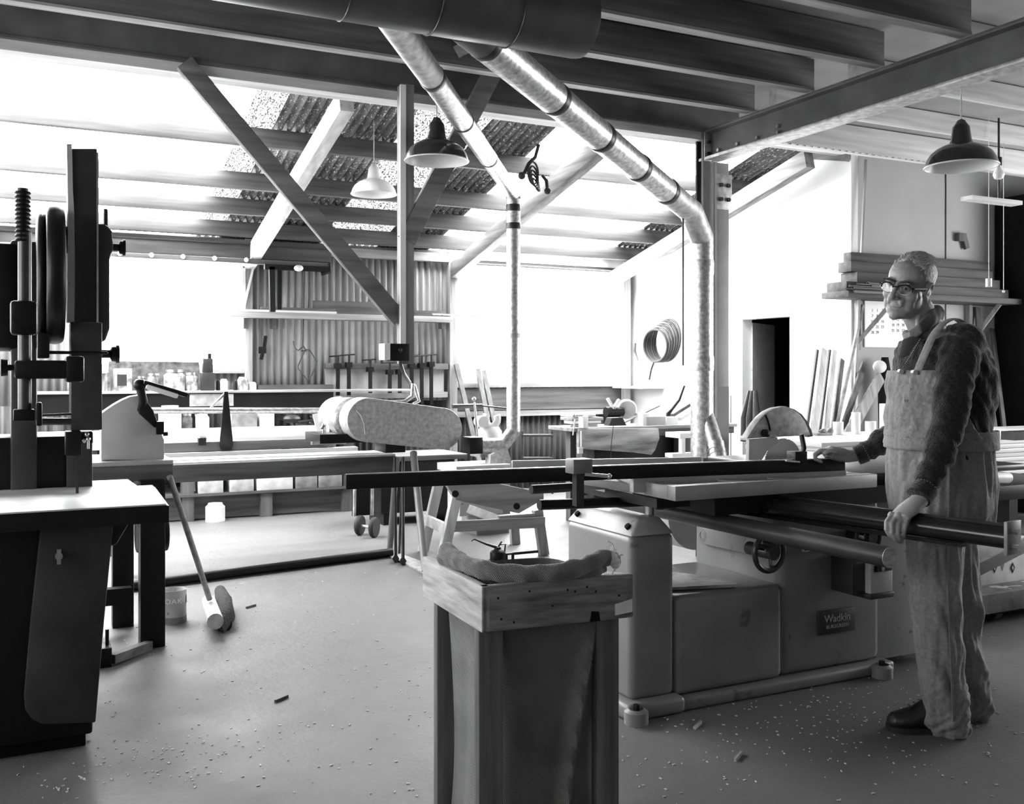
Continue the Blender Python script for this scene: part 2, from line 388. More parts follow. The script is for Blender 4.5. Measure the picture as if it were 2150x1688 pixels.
# ---------------------------------------------------------------- purlins, rafters, beams (things)
pur = [(7.62, 'uppermost long roof purlin, just under the skylight sheets'), (8.40, 'second long roof purlin down the skylight slope'),
       (8.93, 'third long roof purlin down the skylight slope'), (9.45, 'lowest long roof purlin, closest to the corrugated back wall')]
for y, lab in pur:
    o = obj('roof_purlin', M().box(XL, y-.03, roofz(y)-.16, XR-.05, y+.03, roofz(y)-.02), 'wood_dim_x', bevel=.004)
    tag(o, lab, 'roof timber', 'purlins under the sloping roof')
for x, lab in ((-.2, 'sloping roof rafter at the far left edge of the picture'), (2.02, 'sloping roof rafter left of the hanging post'), (4.19, 'sloping roof rafter behind the coil of black cable'), (6.2, 'short end of roof rafter beside the white side wall')):
    y0 = 6.3; z0 = lambda y: roofz(y)-.26
    m = M(); m.beam((x, y0+.3, z0(y0+.3)), (x, YB-.06, z0(YB-.06)), .10, .16)
    tag(obj('roof_rafter', m, 'wood_mid_y' if x > 4 else 'wood_pale_y' if x > 0 else 'white_paint', bevel=.004), lab, 'roof timber', 'sloping rafters')
# back wall studs and girts
studs = [(520, 'tall wooden wall stud at right edge of the left window', .07), (948, 'tall wooden wall stud at left edge of the right window', .09), (1311, 'pale wooden corner stud right of the right window', .10)]
for px, lab, w in studs:
    c = PY(px, 0, YB-.06); tag(obj('wall_stud', M().box(c.x-w/2, YB-.12, 0, c.x+w/2, YB-.015, EAVE-.02), 'wood_pale_z' if px > 1200 else 'wood_z', bevel=.003), lab, 'wall timber')
for px, lab in ((390, 'short wooden stud above the left window header'), (795, 'short wooden stud above the girt near hanging post'), (1195, 'short wooden stud above the right window')):
    c = PY(px, 0, YB-.06); tag(obj('short_stud', M().box(c.x-.03, YB-.08, W2[3]+.06, c.x+.03, YB-.015, EAVE-.03), 'wood_z', bevel=.002), lab, 'wall timber')
xa, xb = PY(530, 0, YB).x, PY(938, 0, YB).x
tag(obj('wall_girt', M().box(xa, YB-.10, wz(548, 850), xb, YB-.02, wz(530, 850)), 'wood_x', bevel=.003), 'upper horizontal wall girt behind the hanging post', 'wall timber')
tag(obj('wall_girt', M().box(PY(965, 0, YB).x, YB-.10, W2[3]-.0, XR-.03, YB-.02, W2[3]+.10), 'wood_pale_x', bevel=.003), 'pale wooden header over the right window', 'wall timber')
tag(obj('wall_plate', M().box(XL, YB-.09, EAVE-.13, XR-.1, YB-.01, EAVE-.02), 'wood_dim_x', bevel=.003), 'long wooden wall plate where roof meets the corrugated wall', 'wall timber')
# sliding door track beam over window one
Yt = 9.55
o = thing('door_track_beam', 'deep wooden header beam with hanging door track over left window', 'beam', (0, Yt, 2.2))
a, b = PY(-60, 500, Yt), PY(694, 545, Yt)
zt = PY(600, 519, Yt).z; zb = PY(600, 547, Yt).z
obj('beam', M().box(a.x, Yt-.03, zb, b.x, Yt+.04, zt), 'wood_dim_x', o, bevel=.004)
obj('track', M().box(a.x, Yt-.06, zb-.05, b.x, Yt+.02, zb-.01), 'wood_dark_x', o)
obj('top_cap', M().box(a.x, Yt-.05, zt, b.x, Yt+.05, zt+.04), 'wood_dim_x', o)
for i in range(5):
    q = PY(250+i*66, 540, Yt); obj('hanger', M().ball((q.x, Yt-.07, zb-.02), .022), 'white_paint', o)
# main steel beam across
o = thing('main_beam', 'long dark steel channel beam crossing the whole picture, carrying post and braces', 'beam', (1, YM, 3.0))
obj('web', M().box(XL, YM-.02, 3.0, 4.6, YM, 3.15), 'steel_beam', o)
obj('top_flange', M().box(XL, YM-.06, 3.15, 4.6, YM, 3.175), 'beam_light', o)
obj('bottom_flange', M().box(XL, YM-.03, 2.985, 4.6, YM+.02, 3.0), 'steel_beam', o)
obj('timber_plate', M().box(XL, YM, 2.93, 4.38, YM+.14, 2.985), 'wood_pale_x', o)
# joists
names = ['nearest to the column', 'second from the column', 'third from the column', 'fourth from the column, above the round duct', 'fifth from the column', 'sixth from the column', 'seventh from the column', 'closest overhead']
for i, y in enumerate((5.10, 4.56, 4.02, 3.46, 2.9, 2.35, 1.8, 1.25)):
    o = thing('ceiling_joist', 'dark timber ceiling joist resting on steel girder, '+names[i], 'joist', (2, y, 3.0), 'ceiling joists on the steel girder')
    obj('board', M().box(XL, y-.025, 3.012, 4.30, y+.025, 3.19), 'wood_dark_x', o, bevel=.003)
    obj('bottom_strip', M().box(XL, y-.035, 2.998, 4.29, y+.035, 3.012), 'wood_x', o)
for i, (y, lab) in enumerate(((5.10, 'pale ceiling joist right of the girder, farthest one'), (4.4, 'pale ceiling joist right of the girder, middle one'), (3.7, 'pale ceiling joist right of the girder, nearest one'))):
    tag(obj('ceiling_joist', M().box(4.47, y-.035, 3.06, 9.6, y+.035, 3.19), 'wood_pale_x', bevel=.004), lab, 'joist', 'pale joists right of the girder')  # pale joist wood; the brighter light right of the girder is painted in
tag(obj('ceiling_joist', M().box(4.6, 5.62, 2.99, 9.6, 5.70, 3.19), 'wood_pale_x', bevel=.004), 'pale timber joist in line with the steel column', 'joist')
# steel girder along y
XG = 4.36
o = thing('steel_girder', 'big steel I-girder running from column toward upper right corner', 'beam', (XG, 4, 2.79))
obj('girder_web', M().box(XG-.01, .2, 2.80, XG+.01, 5.66, 2.985), 'steel_beam', o)
obj('top_flange', M().box(XG-.07, .2, 2.975, XG+.07, 5.66, 2.995), 'steel_beam', o, bevel=.002)
obj('bottom_flange', M().box(XG-.07, .2, 2.785, XG+.07, 5.66, 2.805), 'galv_dull', o, bevel=.002)
for k, (y, z) in enumerate(((5.5, 2.84), (5.3, 2.84), (5.1, 2.84), (4.9, 2.87), (4.9, 2.83))):
    obj('bolt', M().cyl((XG-.03, y, z), (XG-.008, y, z), .013, n=6), 'steel', o)
# steel column
o = thing('steel_column', 'tall steel I-column standing beside the fat vertical duct', 'column', (XG, YM, 0))
obj('column_web', M().box(XG-.075, YM+.05, 0, XG+.04, YM+.065, 3.0), 'steel_dark', o)
gm('column_paint', .36, .55, var=.12, scale=6, bump=.03)
obj('near_flange', M().box(XG+.02, YM-.03, .98, XG+.035, YM+.13, 2.78), 'column_paint', o)
obj('front_flange', M().box(XG+.03, YM-.02, 1.2, XG+.15, YM+.0, 2.78), 'column_paint', o, bevel=.003)
obj('painted_base', M().box(XG+.03, YM-.021, 0, XG+.151, YM+.001, 1.2), 'machine', o)
obj('left_flange', M().box(XG-.075, YM-.02, 0, XG-.02, YM+.0, 3.0), 'steel_beam', o)
pl = obj('gusset_plate', M().box(XG+.035, YM-.03, 2.45, XG+.17, YM-.02, 2.70), 'galv_dull', o, bevel=.002)
for i in range(2):
    for j in range(2): obj('bolt', M().cyl((XG+.07+.065*i, YM-.045, 2.52+.1*j), (XG+.07+.065*i, YM-.03, 2.52+.1*j), .016, n=6), 'steel_dark', pl)
p2 = obj('gusset_plate', M().box(XG-.07, YM-.03, 2.78, XG-.01, YM-.02, 2.98), 'galv_dull', o, bevel=.002)
for j in range(2): obj('bolt', M().cyl((XG-.04, YM-.045, 2.83+.08*j), (XG-.04, YM-.03, 2.83+.08*j), .014, n=6), 'steel_dark', p2)
# hanging post and braces
o = thing('hanging_post', 'timber post hanging from main beam, cut off above the sander', 'post', PY(847, 762, YM-.06))
p0, p1 = PY(835, 764, YM-.05), PY(859, 195, YM-.05)
obj('post', M().box(p0.x, YM-.12, p0.z, p1.x+.005, YM-.04, 3.0), 'wood_mid_z', o, bevel=.003)
obj('lit_face_strip', M().box(p0.x-.012, YM-.13, p0.z+.05, p0.x+.022, YM-.118, 2.99), 'white_paint', o)  # white strip paints the light falling on the post's left face
tag(obj('diagonal_brace', M().beam(PY(838, 672, YM-.03), PY(386, 132, YM-.03), .10, .05, up=(0, 1, 0)), 'wood_mid_x', bevel=.003), 'long diagonal timber brace from beam down left to the hanging post', 'brace')
tag(obj('diagonal_brace', M().beam(PY(853, 505, YM-.10), PY(1040, 140, YM-.10), .11, .05, up=(0, 1, 0)), 'wood_mid_x', bevel=.003), 'diagonal timber brace leaning right from the hanging post to the beam', 'brace')
tag(obj('diagonal_brace', M().beam(PY(898, 146, 5.2), PY(1010, 80, 5.0), .07, .04, up=(0, 1, 0)), 'wood_x', bevel=.003), 'short timber brace between joists under the round duct', 'brace')
# world
w = bpy.data.worlds.new('sky'); scn.world = w; w.use_nodes = True
w.node_tree.nodes['Background'].inputs['Color'].default_value = (1, 1, 1, 1); w.node_tree.nodes['Background'].inputs['Strength'].default_value = 1.0
# ================================================================ BAND SAW (left foreground)
ZT = .86
o = thing('band_saw', 'large black upright band saw with pale worn table at the left edge', 'band saw', (0.1, 3.9, 0))
c0 = PZ(350, 1057, ZT)                       # near right corner of table
c1 = PZ(321, 1018, ZT); c2 = PZ(245, 1010, ZT)
# table with stepped rear edge
t = M(); yl = c0.y
t.prism([(-.42, yl, ZT-.055), (c0.x, yl, ZT-.055), (c1.x+.0, c1.y, ZT-.055), (c2.x+.06, c1.y, ZT-.055), (c2.x+.05, c2.y+.06, ZT-.055), (-.42, c2.y+.06, ZT-.055)], (0, 0, .055))
gm('saw_table', .62, .45, metal=.1, var=.25, scale=3, spots=(.25, 12, .68))
obj('table', t, 'saw_table', o, bevel=.004)
obj('table_edge', M().box(-.43, yl-.004, ZT-.062, c0.x+.002, yl+.012, ZT-.006), 'black_iron', o)
obj('table_edge', M().beam((c0.x+.003, yl, ZT-.035), (c1.x+.003, c1.y, ZT-.035), .008, .055), 'black_iron', o)
# blade
bb = PZ(162, 1035, ZT); Yb = bb.y
obj('blade', M().box(bb.x-.004, Yb-.012, ZT-.0, bb.x+.004, Yb+.012, PY(162, 900, Yb).z), 'steel_dark', o)
# lower door panel, tapered with rounded lower left corner
def pan(px, py, Y): return PY(px, py, Y)
Yp = 3.70
pts = [pan(86, 1092, Yp), pan(238, 1092, Yp), pan(218, 1300, Yp), pan(200, 1514, Yp), pan(90, 1518, Yp), pan(68, 1508, Yp), pan(53, 1488, Yp), pan(50, 1460, Yp), pan(64, 1300, Yp)]
obj('wheel_door', M().prism([(p.x, Yp-.02, p.z) for p in pts], (0, .035, 0)), 'machine_dark', o, bevel=.006)
kb = pan(123, 1165, Yp-.02); k = M(); k.cyl((kb.x, Yp-.055, kb.z), (kb.x, Yp-.02, kb.z), .012); k.box(kb.x-.006, Yp-.062, kb.z-.025, kb.x+.006, Yp-.05, kb.z+.025); obj('door_catch', k, 'steel', o)
obj('lower_cabinet', M().box(-.5, Yp+.015, .05, pan(195, 1300, Yp).x, 4.35, ZT-.06), 'black_iron', o, bevel=.01)
obj('foot', M().box(-.5, Yp+.05, 0, pan(178, 1550, Yp+.1).x, 4.40, .06), 'black_soft', o, bevel=.005)
# table trunnion under the right half
obj('trunnion', M().prism([(c0.x-.30, yl+.2, ZT-.055), (c0.x-.08, yl+.2, ZT-.055), (c0.x-.14, yl+.2, ZT-.16), (c0.x-.26, yl+.2, ZT-.18)], (0, .3, 0)), 'black_iron', o, bevel=.01)
# frame columns behind the table
Yc = 4.15
a = PY(22, 1012, Yc); b2 = PY(78, 840, Yc)
obj('frame_column', M().box(a.x, Yc, .3, b2.x, Yc+.25, PY(50, 505, Yc).z), 'machine_dark', o, bevel=.01)
a = PY(140, 1012, Yc); b2 = PY(194, 905, Yc)
m = M(); m.box(a.x, Yc, .3, b2.x, Yc+.06, b2.z); obj('frame_rib', m, 'machine_dark', o, bevel=.004)
obj('frame_body', M().box(-.45, Yc+.02, 1.0-.2, PY(148, 915, Yc).x, Yc+.2, PY(100, 915, Yc).z), 'black_iron', o, bevel=.02)
# upper wheel housing: left black body
a = PY(-40, 505, Yc); b2 = PY(44, 735, Yc)
obj('wheel_housing', M().box(a.x, Yc-.02, b2.z, b2.x, Yc+.3, a.z), 'black_iron', o, bevel=.03)
# upper wheel seen edge on: two rounded black rims
def wheel(px0, px1, py0, py1, Y, name, mt='black_iron'):
    A = PY(px0, py0, Y); B = PY(px1, py1, Y); w = B.x-A.x; r = (A.z-B.z)/2; zc = (A.z+B.z)/2
    m = M(); n = 6; prof = [(.02, 0), (r*.93, 0)]+[(r*.93+r*.07*sin(pi*i/n), w*(.5-.5*cos(pi*i/n))) for i in range(n+1)]+[(r*.93, w), (.02, w)]
    m.lathe(prof, (A.x, Y+r*.35, zc), axis=(1, 0, 0), n=40); return obj(name, m, mt, o)
wheel(96, 136, 424, 722, 3.95, 'upper_wheel'); wheel(76, 97, 440, 735, 4.0, 'wheel_rim')
hb = PY(140, 500, 3.95); obj('wheel_hub', M().cyl((hb.x-.03, 4.0, hb.z), (hb.x+.03, 4.0, hb.z), .05), 'black_iron', o)
# blade guard channel (long curved strip) and its lower casing
Yg = Yb+.05
pts = []
for py, xl in ((302, 140), (330, 143), (400, 144), (470, 141), (560, 142), (675, 140)): pts.append((xl, py))
m = M(); prv = None
L_ = [(140, 302, 11), (141, 340, 11), (142, 400, 11), (143, 450, 13), (142, 520, 15), (142, 600, 15), (141, 676, 15)]
vs = []
for x, py, w in L_:
    p = PY(x, py, Yg-.05); q = PY(x+w, py, Yg-.05); vs.append([m.bm.verts.new(v) for v in ((p.x, p.y, p.z), (q.x, p.y, q.z), (q.x, p.y+.10, q.z), (p.x, p.y+.10, p.z))])
for A, B in zip(vs, vs[1:]):
    for j in range(4): m.bm.faces.new((A[j], A[(j+1) % 4], B[(j+1) % 4], B[j]))
m.bm.faces.new(vs[0]); m.bm.faces.new(vs[-1])
obj('guard_edge', m, 'machine_light', o, label='pale worn edge of the tall blade guard')
m = M(); vs = []
for x0, x1, py in ((151, 203, 312), (152, 205, 330), (154, 206, 400), (156, 204, 450), (157, 204, 520), (157, 203, 600), (157, 203, 676)):
    p = PY(x0, py, Yg-.04); q = PY(x1, py, Yg-.04); vs.append([m.bm.verts.new(v) for v in ((p.x, p.y, p.z), (q.x, p.y, q.z), (q.x, p.y+.12, q.z), (p.x, p.y+.12, p.z))])
for A, B in zip(vs, vs[1:]):
    for j in range(4): m.bm.faces.new((A[j], A[(j+1) % 4], B[(j+1) % 4], B[j]))
m.bm.faces.new(vs[0]); m.bm.faces.new(vs[-1])
g = obj('blade_guard', m, 'machine_dark', o)
e = M(); q = PY(204, 320, Yg-.05); q2 = PY(203, 676, Yg-.05); e.box(q2.x, q.y, q2.z, q2.x+.006, q.y+.1, q.z); obj('edge_strip', e, 'steel', g)
a = PY(149, 676, Yg-.08); b2 = PY(214, 902, Yg-.08)
obj('guard_casing', M().box(a.x, Yg-.08, b2.z, b2.x, Yg+.06, a.z), 'machine_dark', o, bevel=.004)
# casting behind the guard with knobs
a = PY(203, 470, Yc); b2 = PY(236, 722, Yc)
m = M(); m.prism([(PY(x, y, Yc).x, Yc, PY(x, y, Yc).z) for x, y in ((200, 468), (222, 470), (236, 485), (238, 520), (231, 545), (231, 690), (222, 715), (205, 722))], (0, .16, 0)); obj('upper_casting', m, 'machine_dark', o, bevel=.01)
def knob(px, py, Y, r, l, name='knob'):
    p = PY(px, py, Y); m = M(); m.lathe([(.001, 0), (r*.45, 0), (r*.45, l*.45), (r*.8, l*.55), (r*.85, l*.8), (r, l*.82), (r, l), (.001, l)], p, axis=(1, 0, 0), n=16); return obj(name, m, 'black_iron', o)
knob(237, 519, Yc+.05, .032, .045); knob(214, 743, Yg, .034, .06)
p = PY(222, 455, Yc+.05); obj('adjusting_screw', M().cyl((p.x, Yc+.05, p.z-.04), (p.x, Yc+.05, p.z+.03), .008), 'black_iron', o)
# rack post with threaded rod, collar and arm
Yr = 3.62
pr = M(); q = PY(52, 488, Yr); q2 = PY(52, 868, Yr); r1 = .016*3.6/2.0
pr.cyl(q, (q.x, q.y, q2.z), .021); rp = obj('rack_post', pr, 'steel_dark', o)
th = M(); q = PY(48, 396, Yr); q2 = PY(48, 505, Yr); th.cyl((q.x, q.y, q2.z), (q.x, q.y, q.z-.01), .020); th.cyl((q.x, q.y, q.z-.01), q, .016)
for i in range(12):
    z = q2.z+(q.z-q2.z)*i/12; th.torus((q.x, q.y, z), .021, .004, n=14, m=5)
obj('threaded_rod', th, 'black_iron', o)
q = PY(50, 668, Yr); cl = M(); cl.box(q.x-.040, Yr-.045, q.z-.055, q.x+.040, Yr+.05, q.z+.055); obj('post_collar', cl, 'black_iron', o, bevel=.012)
kn = M(); kn.lathe([(.001, 0), (.034, 0), (.034, .012), (.02, .014), (.001, .014)], (q.x, Yr-.045, q.z), axis=(0, -1, 0)); obj('collar_knob', kn, 'black_iron', o)
A0 = PY(30, 772, Yr-.03); A1 = PY(176, 772, Yr-.03)
m = M(); m.box(A0.x, Yr-.06, PY(50, 795, Yr).z, PY(140, 0, Yr).x, Yr+.02, PY(50, 757, Yr).z); m.box(PY(136, 0, Yr).x, Yr-.06, PY(150, 802, Yr).z, A1.x, Yr+.02, PY(150, 748, Yr).z)
obj('guide_arm', m, 'black_iron', o, bevel=.01)
p = PY(2, 772, Yr); m = M(); m.lathe([(.001, 0), (.028, 0), (.026, .02), (.01, .022), (.01, .06), (.001, .06)], p, axis=(1, 0, 0), n=16); obj('arm_knob', m, 'black_iron', o)
m = M(); p = PY(80, 722, 3.9); m.box(PY(78, 0, 3.9).x, 3.86, PY(80, 752, 3.9).z, PY(103, 0, 3.9).x, 3.94, PY(80, 700, 3.9).z); q = PY(100, 740, 3.9); m.cyl((q.x, 3.9, q.z), (q.x+.2, 3.9, q.z), .006); obj('tension_bracket', m, 'black_iron', o, bevel=.005)
# lower clamp around the post and horizontal rods
m = M(); q = PY(30, 872, Yr); m.box(PY(28, 0, Yr).x, Yr-.03, PY(0, 884, Yr).z, PY(72, 0, Yr).x, Yr+.03, PY(0, 860, Yr).z); m.box(PY(76, 0, Yr).x, Yr-.04, PY(0, 895, Yr).z, PY(88, 0, Yr).x, Yr+.04, PY(0, 846, Yr).z)
obj('lower_clamp', m, 'black_iron', o, bevel=.005)
m = M(); q = PY(86, 885, Yr+.1); m.cyl(q, PY(150, 885, Yr+.1), .012); q = PY(88, 872, Yr+.1); m.cyl(q, PY(150, 869, Yr+.1), .004); obj('guide_rods', m, 'steel_dark', o)
# blade guide block
m = M(); a = PY(137, 906, Yb-.03); b2 = PY(170, 955, Yb-.03); m.box(a.x, Yb-.05, b2.z, b2.x, Yb+.02, a.z); m.box(b2.x-.01, Yb-.03, a.z-.045, b2.x+.04, Yb, a.z-.005)
gb = obj('guide_block', m, 'black_iron', o, bevel=.003)
m = M()
for x, y in ((182, 912), (185, 922), (176, 925)): p = PY(x, y, Yb-.04); m.ball(p, .009)
p = PY(185, 925, Yb-.04); m.cyl(p, (p.x, p.y, p.z-.03), .005); obj('thumb_screw', m, 'steel', gb)
# little timber block with bolts on floor beside the base
q = PZ(240, 1400, 0)
o = thing('machine_foot_block', 'small iron block with two upright bolts on floor beside the band saw', 'block', (q.x, q.y, 0))
obj('block', M().box(q.x-.10, q.y, 0, q.x-.01, q.y+.12, .085), 'black_iron', o, bevel=.004)
for x, z in ((-.06, .14), (-.025, .155)): obj('bolt', M().cyl((q.x+x, q.y+.06, .08), (q.x+x, q.y+.06, z), .008), 'black_iron', o)
obj('wedge', M().beam((q.x-.01, q.y+.02, .03), (q.x+.17, q.y+.22, .02), .04, .04), 'wood_dark_x', o)
# ================================================================ DISC SANDER / DOCKING SAW behind the band saw
Ys = 5.0
o = thing('disc_saw', 'guarded disc machine with pale rounded cover on dark table behind band saw', 'machine', (.55, Ys, 0))
zt = PY(300, 968, Ys).z; xa, xb = PY(195, 0, Ys).x-.4, PY(364, 0, Ys).x
obj('table_top', M().box(xa, Ys, zt-.02, xb, Ys+.5, zt), 'machine_light', o, bevel=.003)
m = M(); m.box(xa, Ys+.005, zt-.095, xb, Ys+.06, zt-.02); m.box(xb-.06, Ys+.005, zt-.12, xb, Ys+.5, zt-.02); obj('apron', m, 'wood_dark_x', o, bevel=.003)
m = M(); cpts = [(212, 966), (212, 868)]+[(212+88*t, 868-40*sin(t*pi/2)) for t in (.15, .3, .5, .7, 1)]+[(302, 866), (335, 898), (345, 925), (345, 966)]
m.prism([PY(x, y, Ys+.08) for x, y in cpts], (0, .10, 0)); cv = obj('rounded_cover', m, gm('cover_paint', .42, .45, var=.12, scale=5), o, bevel=.006)
m = M(); m.prism([PY(x, y, Ys+.05) for x, y in ((292, 868), (292, 832), (300, 830), (322, 862), (333, 893), (325, 898))], (0, .05, 0)); obj('dark_flap', m, 'black_iron', o, bevel=.003)
m = M(); m.box(PY(331, 0, Ys).x, Ys+.03, PY(0, 922, Ys).z, PY(346, 0, Ys).x, Ys+.07, PY(0, 893, Ys).z); p = PY(343, 911, Ys+.03); m.cyl(p, (p.x+.02, p.y, p.z), .01); obj('latch', m, 'black_iron', o)
for x in (xb-.10, xa+.2): obj('leg', M().box(x-.055, Ys-.06 if x > .5 else Ys+.3, 0, x+.055, Ys+.04 if x > .5 else Ys+.4, zt-.09), 'black_iron', o, bevel=.004)
obj('leg', M().box(xb-.24, Ys+.40, 0, xb-.14, Ys+.48, zt-.09), 'black_iron', o, bevel=.004)
obj('motor', M().tube([(xb-.15, Ys+.2, .50), (xb+.0, Ys+.2, .50)], [.09, .09], 20), 'black_iron', o, bevel=.01)
obj('crosspiece', M().box(xa, Ys+.3, .14, xb-.16, Ys+.36, .22), 'black_soft', o)
# bench lamp on it
Yl = Ys+.05
o = thing('tube_lamp', 'dark hooded strip lamp on jointed arm over the rounded machine cover', 'lamp', PY(300, 830, Yl))
m = M(); p = PY(300, 802, Yl); q = PY(392, 830, Yl); m.beam(p, q, .10, .022, up=(0, 0, 1)); sh = obj('hood', m, 'black_iron', o, bevel=.006)
m = M(); p = PY(306, 811, Yl-.02); q = PY(372, 832, Yl-.02); m.beam(p, q, .07, .022); obj('diffuser', m, 'white_paint', o, bevel=.005)
m = M(); p = PY(293, 808, Yl); m.ball(p, .03); m.tube([p, PY(296, 822, Yl), PY(301, 842, Yl), PY(297, 862, Yl+.03)], .02); obj('arm', m, 'black_iron', o)
# broom
o = thing('push_broom', 'wooden handled broom leaning on the dark table, bristles on floor', 'broom', PZ(452, 1310, 0))
hb = PZ(452, 1300, .03); tp = PY(356, 1000, Ys-.03); md = PY(430, 1240, hb.y+.02)
obj('handle', M().tube([tp, PY(440, 1258, hb.y-.02)], .0145, 14), 'wood_y', o)
a = PZ(452, 1250, .10); b2 = PZ(462, 1305, .06)
m = M(); m.tube([PZ(438, 1262, .10)+Vector((0, 0, .0)), PZ(452, 1305, .08)], [.035, .04], 14); obj('head', m, 'wood_pale_y', o)
m = M(); m.tube([PZ(462, 1240, .09), PZ(470, 1262, .085), PZ(475, 1295, .06), PZ(462, 1312, .04), PZ(452, 1306, .04)], [.03, .042, .045, .045, .03], 16)
m.tube([PZ(470, 1262, .05), PZ(470, 1312, .03)], [.045, .04], 14)
obj('bristles', m, gm('bristle', .02, .9, var=.6, scale=80, bump=1), o)
# can with lettering
q = PZ(368, 1312, 0)
o = thing('paint_can', 'open tin can with block letters on its side under the dark table', 'can', (q.x, q.y+.06, 0))
cx, cy, r = q.x, q.y+.07, .066
can = obj('can_body', M().lathe([(.001, .004), (r, 0), (r, .03), (r*.985, .034), (r*.985, .165), (r, .17), (r*.97, .172), (r*.93, .165), (r*.93, .02), (.001, .02)], (cx, cy, 0), n=36), 'machine_light', o)
obj('base_band', M().lathe([(r*1.01, .002), (r*1.01, .035)], (cx, cy, 0), n=36), 'grime', o)
m = M(); a0, a1 = radians(200), radians(318)
m.lathe([(r*1.006, .098), (r*1.006, .138)], (cx, cy, 0), n=20, a0=radians(-30), a1=radians(78)); obj('label_band', m, 'machine_dark', can)
# letters wrapped round the can
tm = M(); me = text_mesh('OAK', .036, ext=.0004, spacing=1.05)
me.transform(Matrix.Scale(1.15, 4, (1, 0, 0)))
tm.bm.from_mesh(me); vdir = atan2(-cy, -cx)
for v in tm.bm.verts:
    u, vv, w_ = v.co; an = vdir+u/r-.0; rr = r*1.012+w_*1
    v.co = Vector((cx+rr*cos(an), cy+rr*sin(an), .118+vv))
obj('lettering', tm, 'white_paint', can, smooth=0)
# black pipe on floor
a, b2 = PZ(255, 1234, .03), PZ(822, 1160, .03)
tag(obj('floor_pipe', M().cyl((a.x, a.y, .032), (b2.x, b2.y, .032), .030), 'black_iron'), 'long black pipe lying on the concrete in front of the long bench', 'pipe')
# ================================================================ CRATE WITH SACK (foreground)
# frame corners: near-left corner at px 1015; right corner 1330; far-left 885
zc = .86-.10
zc = .80
n0 = PZ(1012, 1232, zc)
dd = (1.3-zc)*FPX/(1232-HYP)
n1 = PZ(1330, 1205, zc); n3 = PZ(887, 1168, zc)
ex = (n1-n0); ey = (n3-n0); ey = ey-ex*(ey.dot(ex)/ex.dot(ex)) if False else ey
n2 = n1+ey
o = thing('sack_stand', 'rough wooden stand holding an open burlap sack in the foreground', 'stand', ((n0.x+n2.x)/2, (n0.y+n2.y)/2, 0))
hgt = .108; exn = ex.normalized(); eyn = ey.normalized()
def board(a, b, inward, h=hgt, t=.022):
    a, b = Vector(a), Vector(b); w = inward*t
    return M().prism([a, b, b+w, a+w], (0, 0, -h))
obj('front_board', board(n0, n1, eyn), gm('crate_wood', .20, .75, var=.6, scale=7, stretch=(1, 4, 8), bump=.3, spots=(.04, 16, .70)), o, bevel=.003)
obj('side_board', board(n0+eyn*.0-exn*.001, n3, exn), gm('crate_wood_lit', .46, .75, var=.4, scale=7, stretch=(4, 1, 8), bump=.3, spots=(.1, 18, .7)), o, bevel=.003)  # lighter copy of the crate wood, light on the side painted into it
obj('back_board', board(n3-UP*.07, n2-UP*.07, -eyn, h=.037), 'crate_wood', o, bevel=.003)
obj('side_board', board(n1, n2-UP*.05, -exn), 'crate_wood_lit', o, bevel=.003)
gm('crate_leg', .14, .75, var=.5, scale=3, stretch=(9, 9, .6), bump=.3)
def leg(c, wx, wy):
    a = c; m = M().prism([a, a+exn*wx, a+exn*wx+eyn*wy, a+eyn*wy], (0, 0, -(c.z)+.0)); return obj('leg', m, 'crate_leg', o, bevel=.003)
dz_ = Vector((0, 0, -hgt+.01))
leg(n0+dz_+exn*.002+eyn*.024, .062, .03); leg(n1+dz_-exn*.088+eyn*.024, .062, .03); leg(n3+dz_+exn*.024-eyn*.05, .05, .03); leg(n2+dz_-exn*.08-eyn*.05, .06, .03)
obj('paper_patch', M().prism([n1+exn*-.052+dz_*.72+eyn*-.002, n1-exn*.004+dz_*.62-eyn*.002, n1-exn*.004+dz_*.95-eyn*.002, n1-exn*.052+dz_*1.0-eyn*.002], eyn*.001), 'paper', o)
for u, z in ((.1, .03), (.12, .08), (.30, .02), (.55, .025), (.6, .03), (.68, .022), (.74, .035), (.9, .05), (.45, .06), (.2, .09)):
    p = n0+ex*u; obj('nail', M().cyl(p-eyn*.001+Vector((0, 0, -z)), p+eyn*.003+Vector((0, 0, -z)), .0028, n=8), 'black_iron', o)
k = n0+ex*.70; obj('knot_notch', M().prism([k+Vector((0, 0, -.108))-eyn*.001, k+ex*.07+Vector((0, 0, -.108))-eyn*.001, k+ex*.06+Vector((0, 0, -.085))-eyn*.001, k+ex*.01+Vector((0, 0, -.082))-eyn*.001], eyn*.002), 'black_soft', o)
